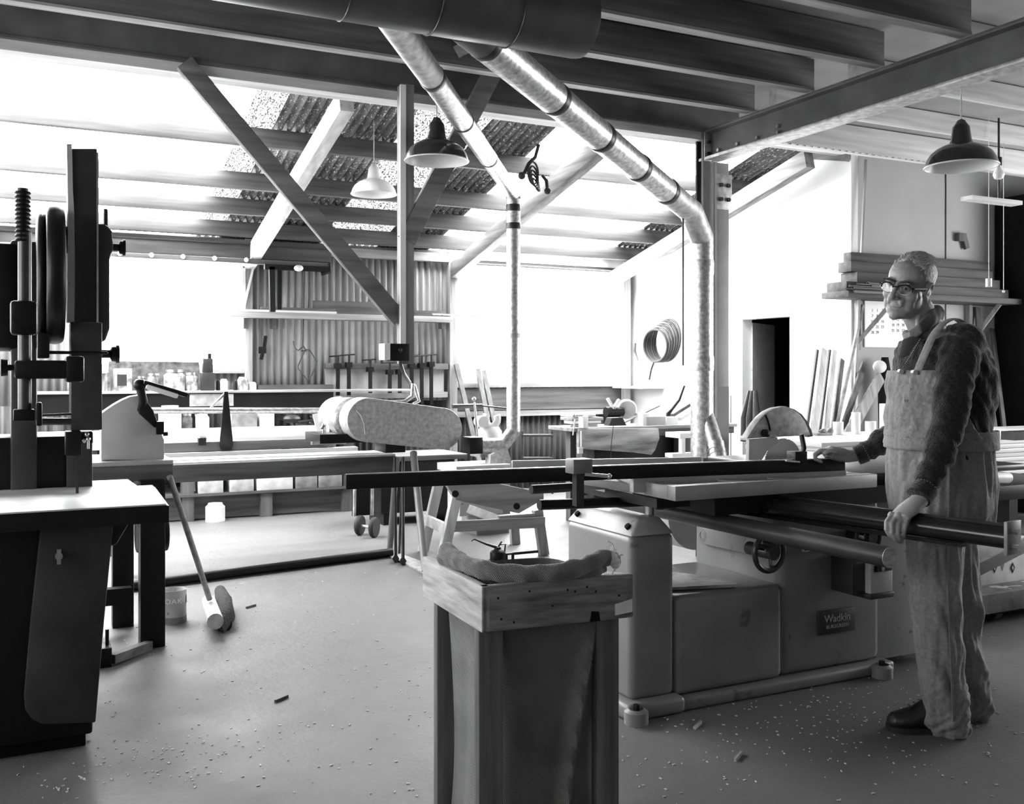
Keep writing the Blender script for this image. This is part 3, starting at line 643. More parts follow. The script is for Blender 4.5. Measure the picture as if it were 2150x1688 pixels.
def burlap():
    m = bpy.data.materials.new('burlap'); m.use_nodes = True; nt = m.node_tree; N = nt.nodes; L = nt.links; b = N['Principled BSDF']
    tc = N.new('ShaderNodeTexCoord'); mp = N.new('ShaderNodeMapping'); mp.inputs['Rotation'].default_value = (0, radians(35), radians(12)); L.new(tc.outputs['Object'], mp.inputs['Vector'])
    w1 = N.new('ShaderNodeTexWave'); w1.wave_type = 'BANDS'; w1.bands_direction = 'X'; w1.inputs['Scale'].default_value = 85; w1.inputs['Distortion'].default_value = .6; w1.inputs['Detail'].default_value = 2
    L.new(mp.outputs['Vector'], w1.inputs['Vector'])
    n = N.new('ShaderNodeTexNoise'); n.inputs['Scale'].default_value = 7; L.new(tc.outputs['Object'], n.inputs['Vector'])
    r = N.new('ShaderNodeValToRGB'); r.color_ramp.elements[0].color = (.08,)*3+(1,); r.color_ramp.elements[1].color = (.24,)*3+(1,); L.new(w1.outputs['Fac'], r.inputs['Fac'])
    r2 = N.new('ShaderNodeValToRGB'); r2.color_ramp.elements[0].color = (.65,)*3+(1,); r2.color_ramp.elements[1].color = (1,)*3+(1,); r2.color_ramp.elements[0].position = .35; r2.color_ramp.elements[1].position = .65; L.new(n.outputs['Fac'], r2.inputs['Fac'])
    x = N.new('ShaderNodeMix'); x.data_type = 'RGBA'; x.blend_type = 'MULTIPLY'; x.inputs['Factor'].default_value = 1; L.new(r.outputs['Color'], x.inputs['A']); L.new(r2.outputs['Color'], x.inputs['B'])
    L.new(x.outputs['Result'], b.inputs['Base Color']); b.inputs['Roughness'].default_value = .95; b.inputs['Sheen Weight'].default_value = .4
    bp = N.new('ShaderNodeBump'); bp.inputs['Strength'].default_value = .5; bp.inputs['Distance'].default_value = .004; L.new(w1.outputs['Fac'], bp.inputs['Height']); L.new(bp.outputs['Normal'], b.inputs['Normal'])
    MATS['burlap'] = m
burlap()
# hanging sack body
sk = thing('burlap_sack', 'twill burlap sack hanging open in the wooden stand, rolled rim above it', 'sack', ((n0.x+n2.x)/2, (n0.y+n2.y)/2, 0))
m = M(); rows = 44; cols = 96; R = []
ctr = (n0+n2)/2; lx = ex.length/2-.03; ly = ey.length/2-.03
for i in range(rows+1):
    t = i/rows; z = zc-.02-(zc-.05)*t; ring = []
    for j in range(cols):
        an = 2*pi*j/cols; cxx, syy = cos(an), sin(an)
        q = 1/(abs(cxx)**5+abs(syy)**5)**.2
        f = 1-.16*sin(pi*min(1, t*1.0))*(.4+.6*t)
        fold = .010*sin(7*an+2.6*t*2)*min(1, t*3)+.014*sin(3*an-4*t)*t+.006*sin(15*an+5*t)*t
        # diagonal fold running down from right top to lower middle on the front
        u = cxx*q; fr = math.exp(-((u-(.72-.75*t))/.10)**2)*(.035 if syy < 0 else .0)*min(1, t*4)
        rr = q*(f+fold)
        v = ctr+exn*(lx*cxx*rr)+eyn*(ly*syy*rr-fr*1.0); v.z = z
        ring.append(m.bm.verts.new(v))
    R.append(ring)
for i in range(rows):
    for j in range(cols): m.bm.faces.new((R[i][j], R[i][(j+1) % cols], R[i+1][(j+1) % cols], R[i+1][j]))
m.bm.faces.new(R[-1])
obj('sack_body', m, 'burlap', sk, smooth=80)
# rolled rim
dm = dd
def rim(pxl, rr, nm):
    m = M(); pts = [P(x, y, d) for x, y, d in pxl]; k = 8; fine = []
    for i in range(len(pts)-1):
        for s in range(k): 
            t = s/k; fine.append(pts[i].lerp(pts[i+1], t))
    fine.append(pts[-1])
    sm = [fine[0]]+[(fine[i-1]+fine[i]*2+fine[i+1])/4 for i in range(1, len(fine)-1)]+[fine[-1]]
    rs = [max(.006, rr*(1+.18*noise.noise(p*18))*(min(1, .45+.2*min(i, len(sm)-1-i)))) for i, p in enumerate(sm)]
    m.tube(sm, rs, 18)
    for v in m.bm.verts: v.co += Vector((noise.noise(v.co*30), noise.noise(v.co*30+Vector((5, 0, 0))), noise.noise(v.co*30+Vector((0, 9, 0)))))*.006
    return obj(nm, m, 'burlap', sk, smooth=80)
rim([(928, 1152, 2.62), (950, 1168, 2.55), (985, 1188, 2.45), (1030, 1201, 2.40), (1100, 1206, 2.38), (1170, 1203, 2.38), (1225, 1190, 2.42), (1262, 1172, 2.46), (1290, 1168, 2.50)], .022, 'rolled_rim')
rim([(925, 1158, 2.62), (940, 1182, 2.58), (980, 1202, 2.50), (1035, 1214, 2.44), (1130, 1215, 2.40), (1220, 1205, 2.42), (1270, 1193, 2.46)], .018, 'rolled_rim')
m = M(); random.seed(3)
for i in range(26):
    p = P(1283+random.uniform(-6, 10), 1165+random.uniform(-8, 22), 2.47); q = p+Vector((random.uniform(-.02, .03), random.uniform(-.01, .01), random.uniform(-.04, .03))); m.tube([p, p.lerp(q, .5)+Vector((.006, 0, .004)), q], .0016, 4)
for i in range(6):
    p = P(1288, 1168, 2.47); m.ball(p+Vector((random.uniform(-.01, .01), 0, random.uniform(-.02, .01))), .013, n=8)
obj('frayed_end', m, gm('fray', .7, .95, var=.2), sk)
# ================================================================ PANEL SAW (right)
o = thing('panel_saw', 'large grey sliding table panel saw with name badge, beside the man', 'saw', (2.7, 3.3, 0))
YFm = 3.13
# left pedestal
xa, xb = 2.06, 2.262; ya, yb = YFm, 3.62; zt = .70
m = M(); m.box(xa, ya, .06, xb, yb, .685); pd = obj('pedestal', m, 'machine', o, bevel=.028, seg=4)
m = M(); vs = [(xa, ya, .68), (xb, ya, .68), (xb, yb, .68), (xa, yb, .68), (xa+.05, ya+.03, .745), (xb-.05, ya+.03, .745), (xb-.05, yb-.03, .745), (xa+.05, yb-.03, .745)]
m.poly(vs, [(0, 3, 2, 1), (4, 5, 6, 7), (0, 1, 5, 4), (1, 2, 6, 5), (2, 3, 7, 6), (3, 0, 4, 7)]); cp = obj('pedestal_cap', m, 'machine_light', o, bevel=.01)
for y in (ya+.05, yb-.06): q = Vector((xa+.02, y, .712)); obj('cap_hole', M().cyl(q+Vector((-.006, 0, .006)), q+Vector((.004, 0, -.004)), .012), 'black_soft', cp)
obj('support_post', M().cyl((xb-.05, ya+.10, .74), (xb-.05, ya+.10, .84), .017), 'steel', o)
# low motor box
m = M(); m.box(2.262, YFm, .05, 2.80, 3.70, .435); obj('motor_housing', m, 'machine', o, bevel=.03, seg=4)
m = M(); m.prism([(2.27, YFm+.10, .44), (2.58, YFm+.02, .44), (2.62, YFm+.10, .44), (2.50, YFm+.33, .44), (2.27, YFm+.30, .44)], (0, 0, .012)); obj('loose_board', m, 'dusty', o)
# main cabinet
m = M(); m.box(2.79, YFm+.01, .05, 3.36, 3.72, .76); obj('main_cabinet', m, 'machine', o, bevel=.04, seg=4)
m = M(); m.box(3.36, YFm+.04, .04, 3.75, 3.8, .80); obj('side_cabinet', m, 'machine_light', o, bevel=.004)
# plinth
m = M(); m.box(2.02, YFm-.045, 0, xb+.02, yb+.03, .065); obj('plinth', m, 'machine', o, bevel=.02, seg=3)
m = M(); m.box(xb, YFm-.03, 0, 3.40, 3.75, .05); obj('plinth', m, 'machine', o, bevel=.015, seg=3)
for x, y in ((2.05, YFm-.05), (3.30, YFm-.05)):
    m = M(); m.lathe([(.001, 0), (.045, 0), (.045, .045), (.03, .055), (.03, .048), (.001, .048)], (x, y, 0), n=20); lg = obj('foot_lug', m, 'machine', o)
    obj('foot_bolt', M().cyl((x, y, .045), (x, y, .07), .013, n=6), 'black_iron', lg)
# swing plate with bosses on cabinet left face
Xp = 2.785
m = M(); m.prism([PX(x, y, Xp) for x, y in ((1475, 1108), (1475, 1140), (1600, 1168), (1632, 1170), (1632, 1122), (1520, 1105))], (-.02, 0, 0)); obj('slide_plate', m, 'machine', o, bevel=.006)
for x, y in ((1482, 1123), (1582, 1144)):
    c = PX(x, y, Xp); m = M(); m.lathe([(.001, 0), (.034, 0), (.032, .02), (.016, .022), (.016, .010), (.001, .010)], c, axis=(-1, -.0, 0), n=22); b_ = obj('boss', m, 'machine', o)
# far drum
m = M(); c = PY(1425, 1120, 4.0); m.cyl((c.x, 3.85, .62), (c.x, 4.1, .62), .17, n=36); obj('dust_drum', m, 'machine_light', o)
# handwheels
def handwheel(px, py, Y, R, nm='handwheel'):
    c = PY(px, py, Y); m = M(); m.torus(c, R, .011, axis=(0, 1, 0), n=36, m=10)
    hw = obj(nm, m, 'steel_dark', o)
    m = M()
    for k in range(3):
        a = pi/2+.3+k*2*pi/3+pi; m.tube([c, c+Vector((cos(a)*R*.95, .01, sin(a)*R*.95))], [.016, .009], 10)
    obj('spokes', m, 'chrome', hw); obj('hub', M().cyl(c+Vector((0, -.03, 0)), c+Vector((0, .12, 0)), .026), 'steel_dark', hw)
    h = c+Vector((-R*.3, -.0, R*.55)); obj('crank_handle', M().cyl(h, h+Vector((0, -.05, 0)), .012), 'black_iron', hw)
handwheel(1615, 1160, 3.02, .072); handwheel(1822, 1128, 3.04, .066)
# scale plate, switch box and badge
c = PY(1700, 1142, YFm-.005); m = M(); m.box(c.x-.03, YFm-.002, c.z-.03, c.x+.03, YFm+.02, c.z+.03); sp = obj('scale_plate', m, 'white_paint', o); m = M(); m.box(c.x-.026, YFm-.004, c.z-.026, c.x+.026, YFm-.002, c.z+.026); obj('plate_face', m, 'black_iron', sp)
Yq = 2.99
a, b2 = PY(1828, 1182, Yq), PY(1875, 1243, Yq)
m = M(); m.box(a.x, Yq, b2.z, b2.x, Yq+.09, a.z); sb = obj('switch_box', m, 'machine_light', o, bevel=.008)
m = M(); m.box(a.x+.015, Yq-.006, a.z-.04, b2.x-.01, Yq+.0, a.z-.012); obj('switch_recess', m, 'black_iron', sb, bevel=.004)
for k, mt in ((.03, 'black_iron'), (.055, 'steel')): obj('push_button', M().cyl((a.x+k, Yq-.016, a.z-.026), (a.x+k, Yq, a.z-.026), .010), mt, sb)
obj('box_skirt', M().box(a.x-.005, Yq-.004, b2.z-.02, b2.x+.004, Yq+.10, b2.z+.004), 'machine_dark', sb, bevel=.006)
obj('box_bracket', M().box(a.x-.07, Yq+.03, b2.z+.0, a.x+.01, YFm+.02, a.z+.02), 'machine_dark', o, bevel=.004)
a, b2 = PY(1718, 1284, YFm), PY(1793, 1322, YFm)
bd = obj('name_badge', M().box(a.x, YFm-.006, b2.z, b2.x, YFm+.004, a.z), 'machine_dark', o, bevel=.002)
cx, cz = (a.x+b2.x)/2, (a.z+b2.z)/2
MT = lambda z, s=1: Matrix.Translation((cx, YFm-.007, z)) @ Matrix.Rotation(pi/2, 4, 'X')
m = M(); add_text(m, 'Wadkin', .046, MT(cz+.013), ext=.0012); w_ = obj('badge_lettering', m, 'machine_light', bd, smooth=0)
m = M(); add_text(m, 'BURSGREEN', .0215, MT(cz-.020), ext=.0012, spacing=1.1); obj('badge_lettering', m, 'machine_light', bd, smooth=0)
# undercarriage, dark beam below table
obj('undercarriage', M().box(2.35, 3.0, .76, 3.9, 3.75, .83), 'black_iron', o)
obj('cross_slide', M().box(2.1, 3.02, .80, 2.25, 3.6, .835), 'black_iron', o)
# sliding table frame
zt = .89
n0 = PZ(1418, 1022, zt); xr = 3.10
m = M()
y0 = n0.y; x0 = n0.x
m.box(x0, y0, zt-.052, xr, y0+.05, zt); m.box(x0, y0+.051, zt-.052, x0+.06, y0+.42, zt-.0008); m.box(x0+.061, y0+.16, zt-.04, xr, y0+.42, zt-.0005)
for k in (.3, .52, .9): m.box(x0+k, y0+.05, zt-.04, x0+k+.06, y0+.16, zt)
obj('sliding_table', m, gm('cast_table', .34, .42, metal=.3, var=.2, scale=6, spots=(.12, 14, .68)), o, bevel=.003)
m = M(); a, b2 = PZ(1210, 1000, zt), PZ(1278, 997, zt); m.box(a.x-.0, 3.36, zt-.055, a.x+.24, 3.42, zt+.0); m.prism([(a.x, 3.36, zt-.03), (a.x+.14, 3.36, zt-.03), (x0+.06, y0+.3, zt-.05), (x0, y0+.3, zt-.05)], (0, 0, .03)); obj('table_extension', m, 'machine_light', o, bevel=.003)
# main fixed table to the right (dark)
m = M(); m.box(xr-.05, YFm-.15, .86, 4.1, 3.95, .885); obj('fixed_table', m, 'steel_dark', o, bevel=.004)
# crosscut fence
zf = .952
a, b2 = PZ(726, 997, zf), PZ(1772, 962, zf)
m = M(); m.beam((a.x, a.y, zf-.024), (b2.x, b2.y, zf-.034+.008), .018, .05); fn = obj('crosscut_fence', m, 'black_iron', o, bevel=.002, label='long dark crosscut fence bar')
m = M(); m.beam((a.x, a.y, zf+.002), (b2.x, b2.y, zf+.002), .018, .003); obj('fence_top', m, 'steel', fn)
q0 = a.lerp(b2, .53); m = M(); m.beam((q0.x, q0.y, zf-.075), (b2.x, b2.y, zf-.075), .03, .052); obj('fence_facing', m, 'wood_x', o, bevel=.002)
# second bar behind
a, b2 = PZ(1075, 970, .95), PZ(1470, 962, .95)
m = M(); m.beam((a.x, a.y, .94), (b2.x, b2.y, .94), .02, .03); obj('rear_fence', m, 'machine_light', o, bevel=.002)
# stop block
q = PZ(1215, 990, .95)
m = M(); m.box(q.x-.038, q.y-.03, .945, q.x+.04, q.y+.03, .995); st = obj('stop_block', m, 'machine', o, bevel=.004)
m = M(); m.tube([(q.x+.0, q.y-.04, .945), (q.x+.09, q.y-.06, .935)], .006); m.ball((q.x+.09, q.y-.06, .935), .009); obj('stop_lever', m, 'chrome', st)
obj('stop_stem', M().box(q.x-.02, q.y-.02, .83, q.x+.01, q.y+.01, .95), 'steel_dark', st)
# arms left of the table
m = M(); a = PY(1115, 1028, 3.72); m.tube([a, PY(1215, 1022, 3.72)], .020); k_ = PY(1225, 1028, 3.70); m.ball(k_, .035, (1, 1, .8)); obj('outrigger_arm', m, 'black_iron', o)
m = M(); m.tube([PY(1132, 1060, 3.28), PY(1385, 1052, 3.28)], .020); m.ball(PY(1385, 1058, 3.26), .035, (1.2, 1, .7)); obj('outrigger_arm', m, 'black_iron', o)
m = M(); m.beam(PY(1240, 1020, 3.5), PY(1335, 1040, 3.2), .03, .02); obj('link_bar', m, 'steel', o)
m = M(); c = PY(1408, 1056, 3.1); m.cyl(c+Vector((0, 0, -.01)), c+Vector((0, 0, .03)), .018); obj('spindle', m, 'chrome', o)
# round front bar
zb = .72
e = PZ(1868, 1170, zb); m = M(); m.cyl((2.42, 3.75, zb), (e.x, e.y, zb), .034, n=32); rb = obj('round_bar', m, 'machine_dark', o, bevel=.002)
m = M(); m.cyl((e.x, e.y-.002, zb), (e.x, e.y, zb), .033, n=32); obj('bar_end', m, gm('sawn_end', .45, .4, metal=.5, var=.3, scale=30, stretch=(1, 1, 6)), rb)
# square rail the man holds
zr = .780
a = P(1705, 1068, 3.72); a = Vector((2.64, 3.0, zr)); b2 = PZ(2126, 1130, zr)
m = M(); dv = (b2-a); a = a-dv*.7; m.tube([a, b2], [(.038, .036), (.038, .036)], 24); rl = obj('slide_rail', m, gm('rail_black', .02, .18, metal=.3, var=.3, scale=4), o, label='glossy black tubular rail under his hand')
m = M(); d_ = dv.normalized(); s_ = d_.cross(UP); m.beam(a+UP*.038, b2+UP*.038, .016, .010); obj('rail_strip', m, 'rail_black', rl)
m = M(); m.beam(a-UP*.044, b2-UP*.044-d_*.16, .04, .012); obj('rail_foot', m, 'rail_black', rl)
m = M(); q = b2; m.beam(q-UP*.050, q+UP*.055, .085, .012, up=tuple(d_)); ep = obj('end_plate', m, 'machine', rl, bevel=.002)
for s in (-1, 1): obj('end_bolt', M().cyl(q+d_*.005+UP*(.025*s)+s_*.02, q+d_*.03+UP*(.025*s)+s_*.02, .010, n=6), 'steel', ep)
# saw blade and crown guard
Yb_ = 3.45
def bp(px, py, Y=Yb_): return PY(px, py, Y)
pts = [(1568, 921), (1586, 892), (1600, 875), (1613, 864), (1628, 857), (1645, 854), (1662, 857), (1678, 868), (1690, 884), (1698, 903), (1702, 914), (1640, 917)]
m = M(); m.prism([bp(x, y) for x, y in pts], (0, .045, 0)); gd = obj('crown_guard', m, 'guard_alu', o, bevel=.004)
m = M(); pr = [(1650, 853), (1668, 859), (1684, 870), (1696, 886), (1704, 904), (1707, 916), (1697, 918), (1690, 900), (1680, 884), (1667, 870), (1652, 862)]
m.prism([bp(x, y, Yb_+.03) for x, y in pr], (0, .05, 0)); obj('guard_rim', m, 'machine', gd)
c = bp(1610, 910, Yb_-.02); m = M(); m.lathe([(.001, 0), (.018, 0), (.018, .025), (.001, .028)], c+Vector((0, .02, 0)), axis=(0, -1, 0), n=12); obj('guard_knob', m, 'black_iron', gd)
m = M(); m.tube([bp(x, y, Yb_-.004) for x, y in ((1607, 871), (1611, 880), (1615, 893), (1617, 905))], .004, 8); obj('guard_slot', m, 'black_soft', gd)
m = M(); m.prism([bp(x, y, Yb_+.0) for x, y in ((1573, 923), (1632, 918), (1634, 930), (1612, 945), (1598, 968), (1572, 968))], (0, .02, 0)); obj('riving_knife', m, 'machine_light', o)
c = bp(1645, 970, Yb_+.02); R_ = .105; m = M(); n = 60; prof = []
for i in range(n):
    a = 2*pi*i/n
    prof += [c+Vector((cos(a)*R_, 0, sin(a)*R_)), c+Vector((cos(a+.05)*R_*1.035, 0, sin(a+.05)*R_*1.035))]
m.prism(prof, (0, .003, 0)); obj('saw_blade', m, 'chrome', o, smooth=20)
# clamp on the fence
m = M(); q = PZ(1668, 962, .955); Yk = q.y-.03
m.tube([PY(1683, 912, Yk), PY(1688, 940, Yk), PY(1684, 955, Yk), PY(1668, 963, Yk)], [(.012, .010)]*4, 8); m.box(q.x-.04, Yk-.02, .935, q.x+.02, Yk+.03, .985)
cl = thing('fence_clamp', 'dark hooked clamp gripping fence just left of the man\'s far hand', 'clamp', (q.x, Yk, .94)); obj('clamp_frame', m, 'black_iron', cl, bevel=.002)
m = M(); m.tube([PY(1650, 968, Yk-.02), PY(1678, 970, Yk-.02)], .005); obj('clamp_lever', m, 'chrome', cl)
# ================================================================ STACK OF SHEETS behind the saw
st = []
za, zb2 = .57, .855
rr = random.Random(5); z = za; i = 0
for i in range(9):
    h = (zb2-za)/9; dx = rr.uniform(-.05, .05)
    tag(obj('board_sheet', M().box(4.62+dx, 4.75+rr.uniform(0, .03), za+h*i, 8.6+dx, 5.55, za+h*(i+1)-.004), 'white_paint', bevel=.002),
        'pale board in the long stack behind the saw, %s' % ['lowest of all', 'second from the bottom', 'third from the bottom', 'fourth from the bottom', 'middle of the stack', 'fourth from the top', 'third from the top', 'second from the top', 'topmost'][i], 'board', 'stacked pale boards')
for x in (5.2, 7.0, 8.3):
    t = thing('trestle', 'low dark trestle under the stacked pale boards, '+{5.2: 'left end', 7.0: 'middle', 8.3: 'right end'}[x], 'trestle', (x, 5.2, 0), 'trestles under the board stack')
    obj('top_rail', M().box(x-.05, 4.8, .47, x+.05, 5.5, .565), 'wood_dark_y', t)
    for y in (4.85, 5.8):
        for s in (-.14, .14): obj('leg', M().beam((x+s, min(y, 5.4), 0), (x, min(y, 5.4), .47), .05, .05), 'wood_dark_z', t)
# rollers / dark table at the right edge
q = PY(2040, 1010, 3.75)
t = thing('dark_machine', 'dark machine with white roller at the right edge behind the man', 'machine', (q.x+.4, 3.9, 0))
xa = PY(1990, 0, 3.9).x
obj('body', M().box(xa+.0, 3.9, .55, xa+1.2, 4.5, PY(2080, 1022, 3.9).z), 'black_iron', t, bevel=.01)
obj('roller', M().cyl(PY(2000, 1003, 3.8), PY(2118, 1003, 3.8), .030), 'white_paint', t, bevel=.004)
obj('roller_bracket', M().box(PY(2118, 0, 3.8).x, 3.76, PY(0, 1020, 3.8).z, PY(2143, 0, 3.8).x+.1, 3.85, PY(0, 990, 3.8).z), 'steel_dark', t)
for dx in (.1, 1.05): obj('leg', M().box(xa+dx, 4.3, 0, xa+dx+.08, 4.4, .56), 'black_iron', t)
# platform trolley with carton
Yt_ = 3.45
xa = PY(2030, 0, Yt_).x; zt_ = PY(2100, 1245, Yt_).z
t = thing('platform_trolley', 'low grey platform trolley on dark wheels right of the man', 'trolley', (xa+.5, Yt_, 0))
obj('platform', M().box(xa-.35, Yt_, zt_-.10, xa+1.2, Yt_+.6, zt_), 'grime', t, bevel=.004)
for dx in (.25, .95): obj('wheel', M().cyl((xa+dx, Yt_+.08, .06), (xa+dx+.05, Yt_+.08, .06), .06), 'rubber', t)
for dx in (.25, .95): obj('wheel', M().cyl((xa+dx, Yt_+.52, .06), (xa+dx+.05, Yt_+.52, .06), .06), 'rubber', t)
obj('skid', M().box(xa+.05, Yt_+.02, .05, xa+1.1, Yt_+.1, zt_-.10), 'black_soft', t)
cb = thing('cardboard_carton', 'pale carton printed with diamonds standing on the low trolley', 'box', (xa+.4, Yt_+.3, zt_))
zc_ = PY(2100, 1130, Yt_+.2).z
obj('carton', M().box(xa+.0, Yt_+.16, zt_, xa+.7, Yt_+.55, zc_), 'paper', cb, bevel=.003)
for px in (2088, 2126):
    c = PY(px, 1192, Yt_+.158); m = M(); 
    for s in (1,): m.prism([c+Vector((-.018, 0, 0)), c+Vector((0, 0, -.03)), c+Vector((.018, 0, 0)), c+Vector((0, 0, .03))], (0, -.001, 0))
    dm_ = obj('printed_diamond', m, 'black_iron', cb); m = M(); c = c+Vector((0, -.0012, 0)); m.prism([c+Vector((-.008, 0, 0)), c+Vector((0, 0, -.014)), c+Vector((.008, 0, 0)), c+Vector((0, 0, .014))], (0, -.001, 0)); obj('diamond_centre', m, 'paper', dm_)
c = PY(2105, 1175, Yt_+.158); m = M(); m.prism([c+Vector((-.035, 0, .04)), c+Vector((0, 0, -.06)), c+Vector((.035, 0, .04))], (0, -.001, 0)); obj('printed_triangle', m, 'clutter_mid', cb)
tag(obj('leaning_plank', M().beam(PY(1972, 1236, Yt_+.06), PY(2200, 1120, Yt_+.06), .03, .065), 'machine', bevel=.003), 'grey plank slanting up to the right across the carton', 'plank')
# ================================================================ DUCTS
hdY, hdZ, hdR = 3.66, 2.80, .155
o = thing('header_duct', 'big dark round sheet metal header duct crossing top of the picture', 'duct', (1, hdY, hdZ))
xe = PY(1232, 40, hdY).x
m = M(); m.lathe([(.001, 0), (hdR*.8, .004), (hdR*.97, .02), (hdR, .05), (hdR, xe+1.5)], (xe, hdY, hdZ), axis=(-1, 0, 0), n=44); du = obj('duct_body', m, 'duct_dark', o)
for px in (905, 1070, 720): q = PY(px, 30, hdY); obj('seam', M().torus((q.x, hdY, hdZ), hdR+.001, .0035, axis=(1, 0, 0), n=44, m=6), 'steel_dark', du)
for x in (.2, 1.2): obj('hanger_strap', M().beam((x, hdY-hdR-.002, hdZ), (x, hdY-hdR-.002, 3.2), .03, .004), 'band_black', o)
def duct_run(name, label, pts, rs, bands, mt='galv', extra=None):
    root = thing(name, label, 'duct', (pts[-1][0], pts[-1][1], pts[-1][2]))
    for i, ((a, b2), r) in enumerate(zip(zip(pts, pts[1:]), rs)):
        obj('duct_section', M().tube([a, b2], [r[0], r[1]], 32), r[2] if len(r) > 2 else mt, root, smooth=50)
    for (c, ax, r, w, k) in bands:
        ax = Vector(ax).normalized(); c = Vector(c)
        obj('clamp_band', M().tube([c-ax*w/2, c-ax*w*.3, c+ax*w*.3, c+ax*w/2], [r*1.01, r*1.045, r*1.045, r*1.01], 32), k, root)
    return root
# fat duct
top = PY(985, 62, hdY+.08); top = Vector((PY(985, 60, hdY).x, hdY+.06, 2.73)); el = P(1473, 462, 6.6)
el0 = top.lerp(el, .93); D = (el-top)
sec = [top, top.lerp(el, .235), top.lerp(el, .30), top.lerp(el, .47), top.lerp(el, .62), top.lerp(el, .76), el0, Vector((el.x+.02, el.y+.02, el.z-.10)), Vector((el.x+.02, el.y+.02, .735))]
# find band positions by pixel: (1170,170),(1275,270),(1345,345),(1410,385),
def at_px(a, b, px):
    lo, hi = 0, 1
    for _ in range(40):
        t = (lo+hi)/2; p = a.lerp(b, t); v = p-Vector((0, 0, HC)); x = CXP+FPX*v.dot(RGT)/v.dot(FWD)
        if (x < px) == (b.x >= 0): lo = t
        else: hi = t
    return (lo+hi)/2
R1 = .080
bt = [at_px(top, el, x) for x in (1020, 1165, 1262, 1340, 1400)]
P_ = [top]+[top.lerp(el, t) for t in bt]+[el0, Vector((el.x+.015, el.y+.015, el.z-.12)), Vector((el.x+.015, el.y+.015, .735))]
fd = duct_run('fat_duct', 'fat galvanised suction duct sloping from header then dropping beside steel column', P_,
    [(R1, R1, 'duct_dark'), (R1, R1*.99), (R1*.97, R1*.97), (R1*.96, R1*.96), (R1*.95, R1*.95), (R1*.96, R1*.96, 'galv_dull'), (R1*.98, R1*.98, 'galv_dull'), (R1*.95, R1*.95)],
    [(top.lerp(el, t), D, R1*.98, .05, 'band_black') for t in bt]+[((P_[-1].x, P_[-1].y, 2.0), UP, R1*.97, .10, 'galv'), ((P_[-1].x, P_[-1].y, 1.36), UP, R1*.97, .10, 'galv')])
m = M(); m.ball(P_[-3], R1*.97, n=24); obj('elbow', m, 'galv_dull', fd); obj('elbow', M().ball(P_[-2], R1*.955, n=24), 'galv_dull', fd)
q = P_[-1]; b0 = Vector((q.x+.02, q.y-.02, 1.02)); b1 = PY(1503, 935, q.y-.12); b3 = PY(1512, 985, q.y-.2)
obj('branch', M().tube([b0, b1], [.05, .052], 24), 'galv', fd); obj('branch', M().tube([b1-Vector((0,0,-.02)), b3], [.052, .058], 24), 'galv', fd)
for t in (.2, .4, .6): obj('flex_ring', M().torus(b1.lerp(b3, t), .057, .004, axis=b3-b1, n=24, m=6), 'galv', fd)
obj('conduit', M().tube([P_[-3]+Vector((-.10, -.05, .1)), P_[-3]+Vector((-.10, -.05, -1.0))], .006), 'steel_dark', fd)
# support wire along the fat duct
obj('stay_wire', M().tube([top+Vector((-.08, -.02, -.02)), el+Vector((-.10, -.03, -.03))], .006), 'galv', fd)
# thin duct
t0 = Vector((PY(812, 10, hdY).x, hdY+.05, 2.74)); e0 = P(1078, 408, 7.2); D2 = e0-t0
bt2 = [at_px(t0, e0, x) for x in (908, 972, 1000, 1026)]
Q = [t0]+[t0.lerp(e0, t) for t in bt2]+[e0]
bot = PY(1078, 905, e0.y); bl = PY(1055, 935, e0.y)
Q += [Vector((e0.x, e0.y, bot.z)), bl, PY(990, 935, e0.y)]
td = duct_run('thin_duct', 'slimmer galvanised duct sloping down then dropping vertically past the right window', Q,
    [(.064, .061, 'galv_dull'), (.060, .059), (.057, .057), (.055, .055), (.053, .052), (.051, .051), (.051, .051), (.051, .051)],
    [(t0.lerp(e0, bt2[0]), D2, .062, .05, 'band_black'), (t0.lerp(e0, bt2[1]), D2, .059, .03, 'band_black'), (t0.lerp(e0, bt2[3]), D2, .055, .03, 'band_black'),
     ((e0.x, e0.y, e0.z-.02), UP, .0515, .03, 'band_black'), ((e0.x, e0.y, PY(1078, 437, e0.y).z), UP, .0515, .05, 'band_black'), ((e0.x, e0.y, PY(1078, 475, e0.y).z), UP, .0515, .045, 'band_black'), ((e0.x, e0.y, PY(1078, 705, e0.y).z), UP, .0515, .035, 'galv_dull')])
obj('elbow', M().ball(e0, .0525, n=20), 'galv', td); obj('elbow', M().ball(Vector((e0.x, e0.y, bot.z)), .0515, n=20), 'galv', td); obj('elbow', M().ball(bl, .0515, n=20), 'galv', td)
q = PY(992, 935, e0.y); obj('inlet_box', M().box(q.x-.05, q.y-.07, q.z-.055, q.x+.05, q.y+.07, q.z+.06), 'black_iron', td, bevel=.004)
